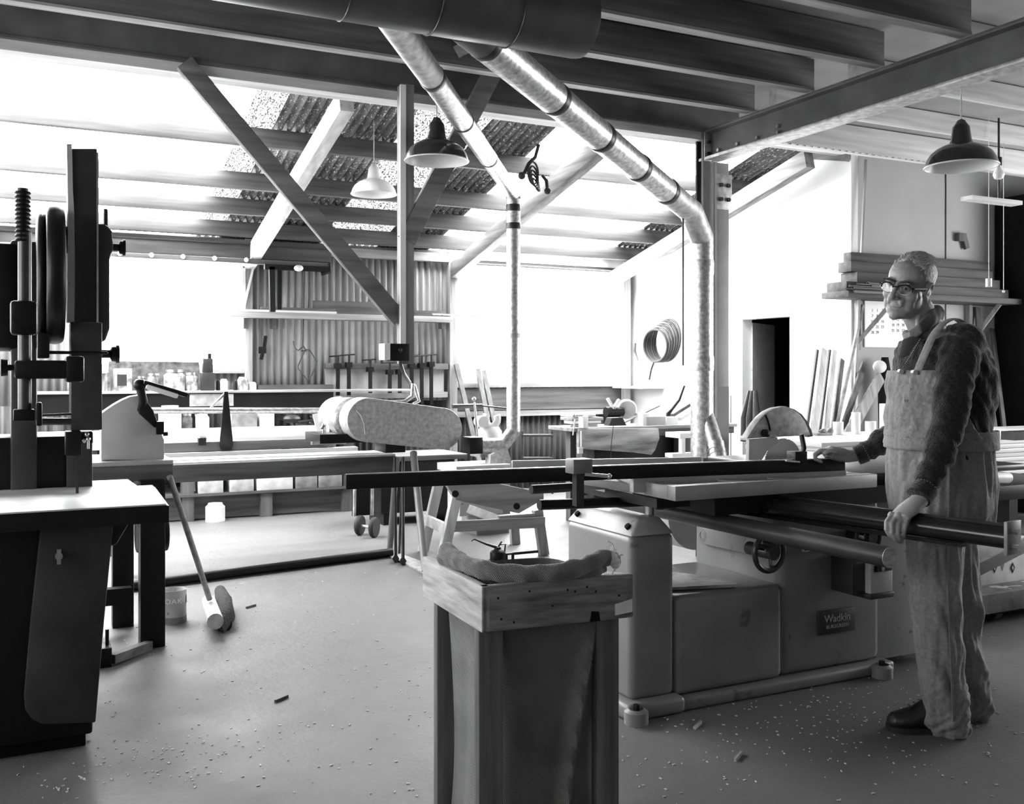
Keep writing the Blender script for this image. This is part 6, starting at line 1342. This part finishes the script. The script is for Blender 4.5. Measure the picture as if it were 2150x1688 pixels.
# near hand on the rail
def finger(m, pts, r): m.tube([P(*p) for p in pts], [r*1.02, r*1.08, r*.96, r*.98, r*.78][:len(pts)] if len(pts) == 5 else r, 12); m.ball(P(*pts[-1]), r*.80, n=10); m.ball(P(*pts[0]), r, n=10)
body.tube([P(1938, 1034, 3.42), P(1928, 1052, 3.40), P(1908, 1068, 3.375), P(1888, 1086, 3.35)], [(.027, .022), (.036, .021), (.041, .020), (.038, .014)], 18)
body.ball(P(1886, 1084, 3.352), .016, n=12); body.ball(P(1872, 1082, 3.365), .014, n=12); body.ball(P(1904, 1086, 3.35), .015, n=12)
finger(body, [(1872, 1082, 3.365), (1862, 1096, 3.345), (1861, 1112, 3.335), (1867, 1122, 3.335), (1874, 1130, 3.35)], .0088)
finger(body, [(1884, 1084, 3.355), (1872, 1100, 3.335), (1873, 1119, 3.325), (1880, 1131, 3.33), (1888, 1137, 3.35)], .0092)
finger(body, [(1896, 1087, 3.352), (1885, 1104, 3.332), (1885, 1122, 3.322), (1889, 1133, 3.33), (1894, 1138, 3.35)], .0088)
finger(body, [(1908, 1089, 3.350), (1901, 1103, 3.33), (1898, 1115, 3.325), (1897, 1124, 3.33), (1898, 1129, 3.35)], .0082)
finger(body, [(1916, 1062, 3.42), (1904, 1068, 3.45), (1893, 1074, 3.47), (1884, 1082, 3.48), (1878, 1090, 3.485)], .0100)
# far hand resting on the fence
body.tube([P(1800, 956, 4.02), P(1782, 958, 4.02), P(1762, 954, 4.01), P(1742, 950, 4.0), P(1731, 951, 4.0)], [(.026, .024), (.030, .026), (.040, .030), (.042, .028), (.034, .018)], 18)
for i, dd_ in enumerate((-.045, -.02, .008, .034)):
    finger(body, [(1738, 946+i, 4.0+dd_), (1722, 946+i, 4.0+dd_), (1711, 954+i, 4.0+dd_), (1712, 964+i, 4.0+dd_), (1724, 969+i, 4.0+dd_)], .0095)
finger(body, [(1768, 952, 3.955), (1754, 948, 3.945), (1744, 946, 3.945), (1736, 949, 3.945), (1730, 953, 3.95)], .0098)
skin = gm('skin', .30, .5, var=.12, scale=30, bump=.12, detail=8, spec=.5); gm('hair_grey', .42, .6, var=.6, scale=60, stretch=(1, 1, 1), bump=.8)
man = thing('person', 'elderly man in bib overalls, dark jumper and glasses, standing with hands on the saw', 'person', P(1985, 1530, 3.62)*1.0)
man.location.z = 0
bmsh = remesh(body, .0032, 5)
def skin_d(c, n):
    q = HM.transposed() @ (c-HCn); v = 0
    if q.length < .16 and q.y > .02:
        ax = abs(q.x)
        v -= .0035*math.exp(-((ax-.031)/.017)**2-((q.z-.013)/.013)**2)*(1 if q.y > .05 else 0)*0
        v -= .0022*math.exp(-((ax-(.030+.25*(-.035-q.z)))/.004)**2-((q.z+.045)/.022)**2)        # fold beside mouth
        v -= .0030*math.exp(-((q.z+.0605+.06*ax*ax/.024)/.0024)**2-(q.x/.024)**4)                                 # line between lips
        v -= .0010*(.5+.5*cos(q.z*900))*math.exp(-((q.z-.072)/.018)**2)*math.exp(-(q.x/.04)**2)      # brow furrows
        v -= .0016*math.exp(-((ax-.012)/.003)**2-((q.z-.042)/.012)**2)
        v -= .0018*math.exp(-((ax-.034)/.014)**2-((q.z+.008-.0)/.0035)**2)                            # bags
    return v+.0006*noise.noise(c*90)
displace(bmsh, skin_d)
bo = obj('body', bmsh, 'skin', man, smooth=80)
# eyes, brows
for s in (-1, 1):
    m = M(); hb(m, s*.031, .0795, .0135, .0105, .0095, .0062, 14); e = obj('eye', m, gm('eye_white', .45, .2, var=.05), man)
    m = M(); hb(m, s*.031-.002, .0865, .0135, .0052, .0035, .0052, 12); obj('iris', m, 'black_iron', e)
    m = M(); [hb(m, s*(.013+.0055*j_), .0935-.013*((.013+.0055*j_-.030)/.027)**2, .0345+.0014*min(j_, 4)-.0012*max(0, j_-4), .0068, .0042, .0040+.0008*(j_ < 4), 10) for j_ in range(8)]; displace(m, lambda c, n: .0015*noise.noise(c*300)); obj('eyebrow', m, gm('brow', .04, .9, var=.4), man)
# hair
m = M(); bmesh.ops.create_uvsphere(m.bm, u_segments=64, v_segments=44, radius=1)
dele = []
for f in m.bm.faces:
    c = f.calc_center_median(); x, y, z = c.x*.0775, c.y*.096-.020, c.z*.085+.047
    keep = False
    if z < .02: keep = y < -.012-(.02-z)*.5 and z > -.055
    elif z < .095: keep = y < -.004+.55*max(0, z-.03)*(.6 if abs(x) > .055 else 0)+(.012 if abs(x) > .05 else -.02)
    else: keep = y < .045+.012*sin(x*120)
    if not keep: dele.append(f)
bmesh.ops.delete(m.bm, geom=dele, context='FACES')
for v in m.bm.verts:
    x, y, z = v.co.x*.0775, v.co.y*.096-.020, v.co.z*.085+.047
    k_ = 1+.045*noise.noise(Vector((x*90, y*16, z*30)))+.02*noise.noise(Vector((x*200, y*60, z*90))); c0_ = Vector((0, -.02, .047)); p = c0_+(Vector((x, y, z))-c0_)*k_*1.0
    v.co = Hd(p.x*HS, p.y*HS, p.z*HS)
h = obj('hair', m, 'hair_grey', man, smooth=80); sd = h.modifiers.new('s', 'SOLIDIFY'); sd.thickness = .007; sd.offset = 1
m = M(); rr = random.Random(4)
for i in range(420):
    a = rr.uniform(-.06, .06); y0 = rr.uniform(-.05, .048); z0 = .047+.086*sqrt(max(0, 1-(a/.078)**2-((y0+.02)/.098)**2))
    p0 = Hd(a*HS, y0*HS, z0*HS); p1 = Hd((a+rr.uniform(-.01, .01))*HS, (y0-.02)*HS, (z0+.005+rr.uniform(-.003, .003))*HS); p2 = Hd((a+rr.uniform(-.015, .015))*HS, (y0-.045)*HS, (z0-.003)*HS)
    m.tube([p0, p1, p2], [.0008, .0008, .0004], 4)
obj('hair_strands', m, gm('hair_light', .65, .5, var=.3), man)
# glasses
gl = thing('x', '', '', Hd(0, .1, .012)); bpy.data.objects.remove(gl)
m = M(); mt_ = M(); ml = M()
for s in (-1, 1):
    cx_ = s*.033; N_ = 28
    pts = [(cx_+.0245*cos(2*pi*i/N_), .1015-.010*abs(cx_+.0245*cos(2*pi*i/N_))/.055, .010+.0185*sin(2*pi*i/N_)*(1 if sin(2*pi*i/N_) < 0 else .85)) for i in range(N_)]
    mt_.tube([Hd(*p) for p in pts], .0012, 6, closed=True)
    up = [(cx_+.0265*cos(a), .103-.010*abs(cx_+.0265*cos(a))/.055, .0105+.0175*sin(a)) for a in [pi*i/12 for i in range(-1, 14)]]
    m.tube([Hd(*p) for p in up], [.0028]*15, 8)
    ml.poly([Hd(*p) for p in pts], [tuple(range(N_))])
    m.tube([Hd(s*.058, .094, .018), Hd(s*.066, .090, .019)], .0034, 8)
    mt_.tube([Hd(s*.066, .091, .019), Hd(s*.074, .045, .016), Hd(s*.079, -.006, .014), Hd(s*.078, -.026, .002)], .0022, 8)
m.tube([Hd(-.011, .104, .016), Hd(0, .106, .019), Hd(.011, .104, .016)], .0022, 8)
fr = obj('glasses', m, gm('frame_black', .01, .25, var=.1), man); obj('metal_rim', mt_, 'chrome', fr)
def lensmat():
    m = bpy.data.materials.new('lens'); m.use_nodes = True; nt = m.node_tree; N = nt.nodes; L = nt.links; N.remove(N['Principled BSDF'])
    t = N.new('ShaderNodeBsdfTransparent'); g = N.new('ShaderNodeBsdfGlossy'); g.inputs['Roughness'].default_value = .02; x = N.new('ShaderNodeMixShader'); x.inputs[0].default_value = .06
    t.inputs['Color'].default_value = (.92, .92, .92, 1)
    L.new(t.outputs[0], x.inputs[1]); L.new(g.outputs[0], x.inputs[2]); L.new(x.outputs[0], N['Material Output'].inputs[0]); MATS['lens'] = m
lensmat(); obj('lens', ml, 'lens', fr, smooth=0)
# ---- jumper
def fold(c, f, s=1.0): return noise.noise(Vector((c.dot(RGT)*f[0], c.dot(FWD)*f[1], c.z*f[2]))*s)
jm = M(); ring_loft(jm, torso_rings(700, 960, .004)[0:]+[])
limb(jm, [(a, b, c, r+.012) for a, b, c, r in LA[:4]]+[(1945, 1020, 3.43, .043)]); limb(jm, [(a, b, c, r+.012) for a, b, c, r in RA[:4]]+[(1812, 951, 4.015, .038)])
jm.ball(P(2022, 722, 3.57), .080, (1, 1, 1), n=20); jm.ball(P(1945, 728, 3.86), .074, n=18)
limb(jm, [(2015, 718, 3.62, .075), (2050, 770, 3.68, .07), (2052, 830, 3.66, .06)])
jm = remesh(jm, .0075, 4)
def jf(c, n):
    y = HYP-(c.z-HC)/K
    return .008*abs(fold(c, (22, 22, 9)))+.009*fold(c+Vector((0, 0, c.dot(RGT)*1.2)), (9, 9, 26))+.0012*noise.noise(c*160)-.004
displace(jm, jf)
def knit():
    m = gm('jumper', .018, .95, var=.5, scale=120, bump=.5); b = m.node_tree.nodes['Principled BSDF']; b.inputs['Sheen Weight'].default_value = .55; b.inputs['Sheen Roughness'].default_value = .45; b.inputs['Specular IOR Level'].default_value = .1
knit()
jo = obj('jumper', jm, 'jumper', man, smooth=80)
# cuffs
for (a, b, r0, nm) in (((1944, 1022, 3.43), (1927, 1046, 3.405), .041, 'cuff'), ((1820, 948, 4.01), (1797, 957, 4.02), .037, 'cuff')):
    A, B = P(*a), P(*b); D_ = B-A; m = M(); m.tube([A, A+D_*.1, A+D_*.5, A+D_*.95, B], [r0*.9, r0*1.08, r0*1.1, r0*1.06, r0*.9], 24); cf = obj(nm, m, 'jumper', jo)
    m = M(); s_ = D_.normalized(); u_ = s_.cross(UP).normalized(); w_ = s_.cross(u_)
    for k in range(26):
        an = 2*pi*k/26; q = A+D_*.12+(u_*cos(an)+w_*sin(an))*(r0*1.09); m.ball(q, .0012, n=6)
    obj('cuff_stitches', m, 'paper', cf)
# shirt collar
m = M()
for (pts, w_) in (([(1962, 655, 3.66), (1950, 672, 3.60), (1932, 690, 3.58), (1914, 704, 3.60)], .030), ([(1914, 706, 3.60), (1904, 708, 3.66), (1900, 706, 3.72)], .022)):
    for A, B in zip(pts, pts[1:]): 
        a, b = P(*A), P(*B); m.beam(a, b, .010, w_*1.3)
limb(m, [(1966, 656, 3.70, .030), (1948, 676, 3.62, .026), (1928, 697, 3.60, .018)]); limb(m, [(1928, 697, 3.60, .018), (1908, 706, 3.66, .015), (1902, 700, 3.74, .015)]); limb(m, [(1966, 656, 3.70, .030), (1960, 668, 3.80, .03), (1930, 690, 3.82, .018)])
m = remesh(m, .006, 3); displace(m, lambda c, n: .003*noise.noise(c*35)); obj('shirt_collar', m, gm('shirt', .12, .85, var=.2, scale=20, bump=.2), man, smooth=80)
# shirt and jumper neck wedge
m = M(); m.prism([P(1903, 712, 3.60), P(1918, 706, 3.56), P(1930, 712, 3.55), P(1905, 748, 3.57), P(1893, 752, 3.60)], FWD*.03); obj('neck_opening', m, 'black_soft', man)
m = M()
for i in range(16): q = P(1932-2.1*i, 712+3.4*i, 3.53); m.ball(q, .0015, n=6)
obj('neck_stitches', m, 'paper', jo)
# ---- overalls
ov = M(); ring_loft(ov, torso_rings(900, 1120, .014)); limb(ov, LL); limb(ov, RL)
limb(ov, [(2040, 960, 3.66, .06), (2045, 1020, 3.66, .07), (2030, 1090, 3.66, .07)])
ov = remesh(ov, .0075, 4)
def of(c, n):
    c = c.copy(); y = HYP-(c.z-HC)/K; low = min(1, max(0, (y-1100)/200)); hem = min(1, max(0, (y-1350)/150))
    v = .020*abs(fold(c, (26, 20, 4)))*(1-low*.5)
    v += low*(.020*fold(c+Vector((0, 0, c.dot(RGT)*1.5)), (12, 12, 11)))+hem*.022*abs(fold(c-Vector((0, 0, c.dot(RGT)*1.1)), (10, 10, 24)))
    v += .004*fold(c, (50, 40, 9))
    return v-.009
displace(ov, of)
dn = gm('denim', .21, .85, var=.18, scale=70, bump=.35, detail=4); dn.node_tree.nodes['Principled BSDF'].inputs['Sheen Weight'].default_value = .25
oo = obj('overalls', ov, 'denim', man, smooth=80)
# bib
def patch(y0, y1, a0f, a1f, off, rows=40, cols=44, fold_amp=.007):
    m = M(); G = []
    for i in range(rows+1):
        t = i/rows; py = y0+(y1-y0)*t; c, a, b = torso_at(py); row = []
        A0, A1 = a0f(t), a1f(t)
        for j in range(cols+1):
            an = A0+(A1-A0)*j/cols; p = c+FD*((a+off)*cos(an))+SD*((b+off)*sin(an)); n_ = (FD*cos(an)+SD*sin(an))
            w_ = fold_amp*abs(noise.noise(Vector((an*9, t*2.2, 0))))*min(1, t*5+.2)+.002*noise.noise(Vector((an*25, t*6, 3)))
            row.append(m.bm.verts.new(p+n_*w_))
        G.append(row)
    for A, B in zip(G, G[1:]):
        for j in range(cols): m.bm.faces.new((A[j], A[j+1], B[j+1], B[j]))
    return m
bib = patch(778, 915, lambda t: radians(-62-22*t), lambda t: radians(42+45*t**1.5), .014, fold_amp=.022)
b_ = obj('bib', bib, 'denim', oo, solid=.005, smooth=80)
wb_ = patch(902, 940, lambda t: radians(-100), lambda t: radians(150), .017, rows=8, fold_amp=.006); obj('waistband', wb_, 'denim', oo, solid=.006, smooth=80)
pk = patch(815, 880, lambda t: radians(-20), lambda t: radians(22), .036, rows=14, fold_amp=.006)
# straps
def strap(pts, w=.032, nm='strap'):
    P0 = [P(*p) for p in pts]; m = M(); k = 6; fine = []
    for i in range(len(P0)-1):
        a = P0[max(i-1, 0)]; b = P0[i]; c = P0[i+1]; d = P0[min(i+2, len(P0)-1)]
        for s in range(k): t = s/k; fine.append(.5*((2*b)+(c-a)*t+(2*a-5*b+4*c-d)*t*t+(-a+3*b-3*c+d)*t**3))
    fine.append(P0[-1]); m.tube(fine, [(w/2, .004)]*len(fine), 10); return obj(nm, m, 'denim', oo, smooth=60)
strap([(2040, 705, 3.66), (2012, 672, 3.60), (1985, 676, 3.54), (1962, 700, 3.50), (1948, 728, 3.49), (1934, 760, 3.50), (1924, 785, 3.51)])
strap([(1985, 676, 3.82), (1955, 684, 3.80), (1918, 705, 3.76), (1900, 745, 3.72), (1890, 785, 3.70)], .03)
for x, y, d in ((1922, 782, 3.495), (1893, 780, 3.63)): q = P(x, y, d); obj('strap_button', M().cyl(q+FWD*.02, q-FWD*.001, .009), 'steel', oo)
# side seam
m = M(); pts = [(1962+2, 1010, 3.48), (1975, 1100, 3.475), (1975, 1200, 3.48), (1975, 1290, 3.475), (1982, 1400, 3.475), (1990, 1490, 3.475)]
def near_surf(px, py):
    # project from camera onto overalls via ray against mesh
    return None
from mathutils.bvhtree import BVHTree
def bvh(o): 
    me = o.data; w_ = wloc(o); return BVHTree.FromPolygons([v.co+w_ for v in me.vertices], [tuple(p.vertices) for p in me.polygons])
T_ = bvh(oo); cam0 = Vector((0, 0, HC))
def hit(px, py, T=T_):
    d = (P(px, py, 1)-cam0).normalized(); h = T.ray_cast(cam0, d); return h[0], h[1]
sp_ = []
for px, py in ((1996, 960), (1996, 1000), (1994, 1060), (1992, 1120), (1990, 1180), (1991, 1240), (1993, 1300), (1996, 1360), (1999, 1420), (2000, 1480), (2002, 1515)):
    h, n = hit(px, py)
    if h: sp_.append(h+n*.001)
m = M(); m.tube(sp_, [(.007, .0035)]*len(sp_), 8); obj('side_seam', m, 'denim', oo)
pc = []
for px, py in ((1926, 1000), (1940, 1012), (1955, 1020)):
    h, n = hit(px, py)
    if h: pc.append(h+n*.002)
if len(pc) > 1: m = M(); m.tube(pc, .006, 8); obj('pocket_edge', m, 'denim', oo)
# shoes
def shoe(heel, toe, w):
    h0, t0_ = Vector((heel.x, heel.y, 0)), Vector((toe.x, toe.y, 0)); L_ = (t0_-h0); s_ = L_.normalized(); q_ = s_.cross(UP)
    m = M(); R = []
    for t, hw, ht in ((0, .55, .07), (.08, .8, .085), (.25, .85, .10), (.42, .85, .105), (.6, .98, .075), (.78, 1.0, .060), (.92, .8, .052), (1, .4, .035)):
        c = h0+L_*t; R.append((c+UP*(ht/2+.012), q_*(w*hw), UP*(ht/2)))
    ring_loft(m, R, 20); m = remesh(m, .005, 2); 
    s = obj('shoe', m, gm('leather', .02, .4, var=.4, scale=12), man, smooth=80)
    m = M(); pts = []
    for t, hw in ((0, .5), (.05, .8), (.25, .85), (.45, .85), (.62, 1.02), (.8, 1.04), (.94, .8), (1.01, .4)): pts.append(h0+L_*t+q_*(w*hw*1.04))
    for t, hw in reversed(((0, .5), (.05, .8), (.25, .85), (.45, .85), (.62, 1.02), (.8, 1.04), (.94, .8), (1.01, .4))): pts.append(h0+L_*t-q_*(w*hw*1.04))
    m.prism([p+UP*.001 for p in pts], (0, 0, .02)); obj('sole', m, 'rubber', s)
    m = M(); 
    for t in (.48, .56, .64): c = h0+L_*t+UP*(.118-.06*(t-.4)*2.2); m.tube([c-q_*.022, c+UP*.004, c+q_*.022], .0025, 6)
    obj('laces', m, 'steel_dark', s)
shoe(PZ(2000, 1541, 0)+FWD*.02, PZ(1868, 1536, 0)+FWD*.02, .048)
shoe(PZ(2078, 1508, 0)+FWD*.01, PZ(1965, 1500, 0), .046)
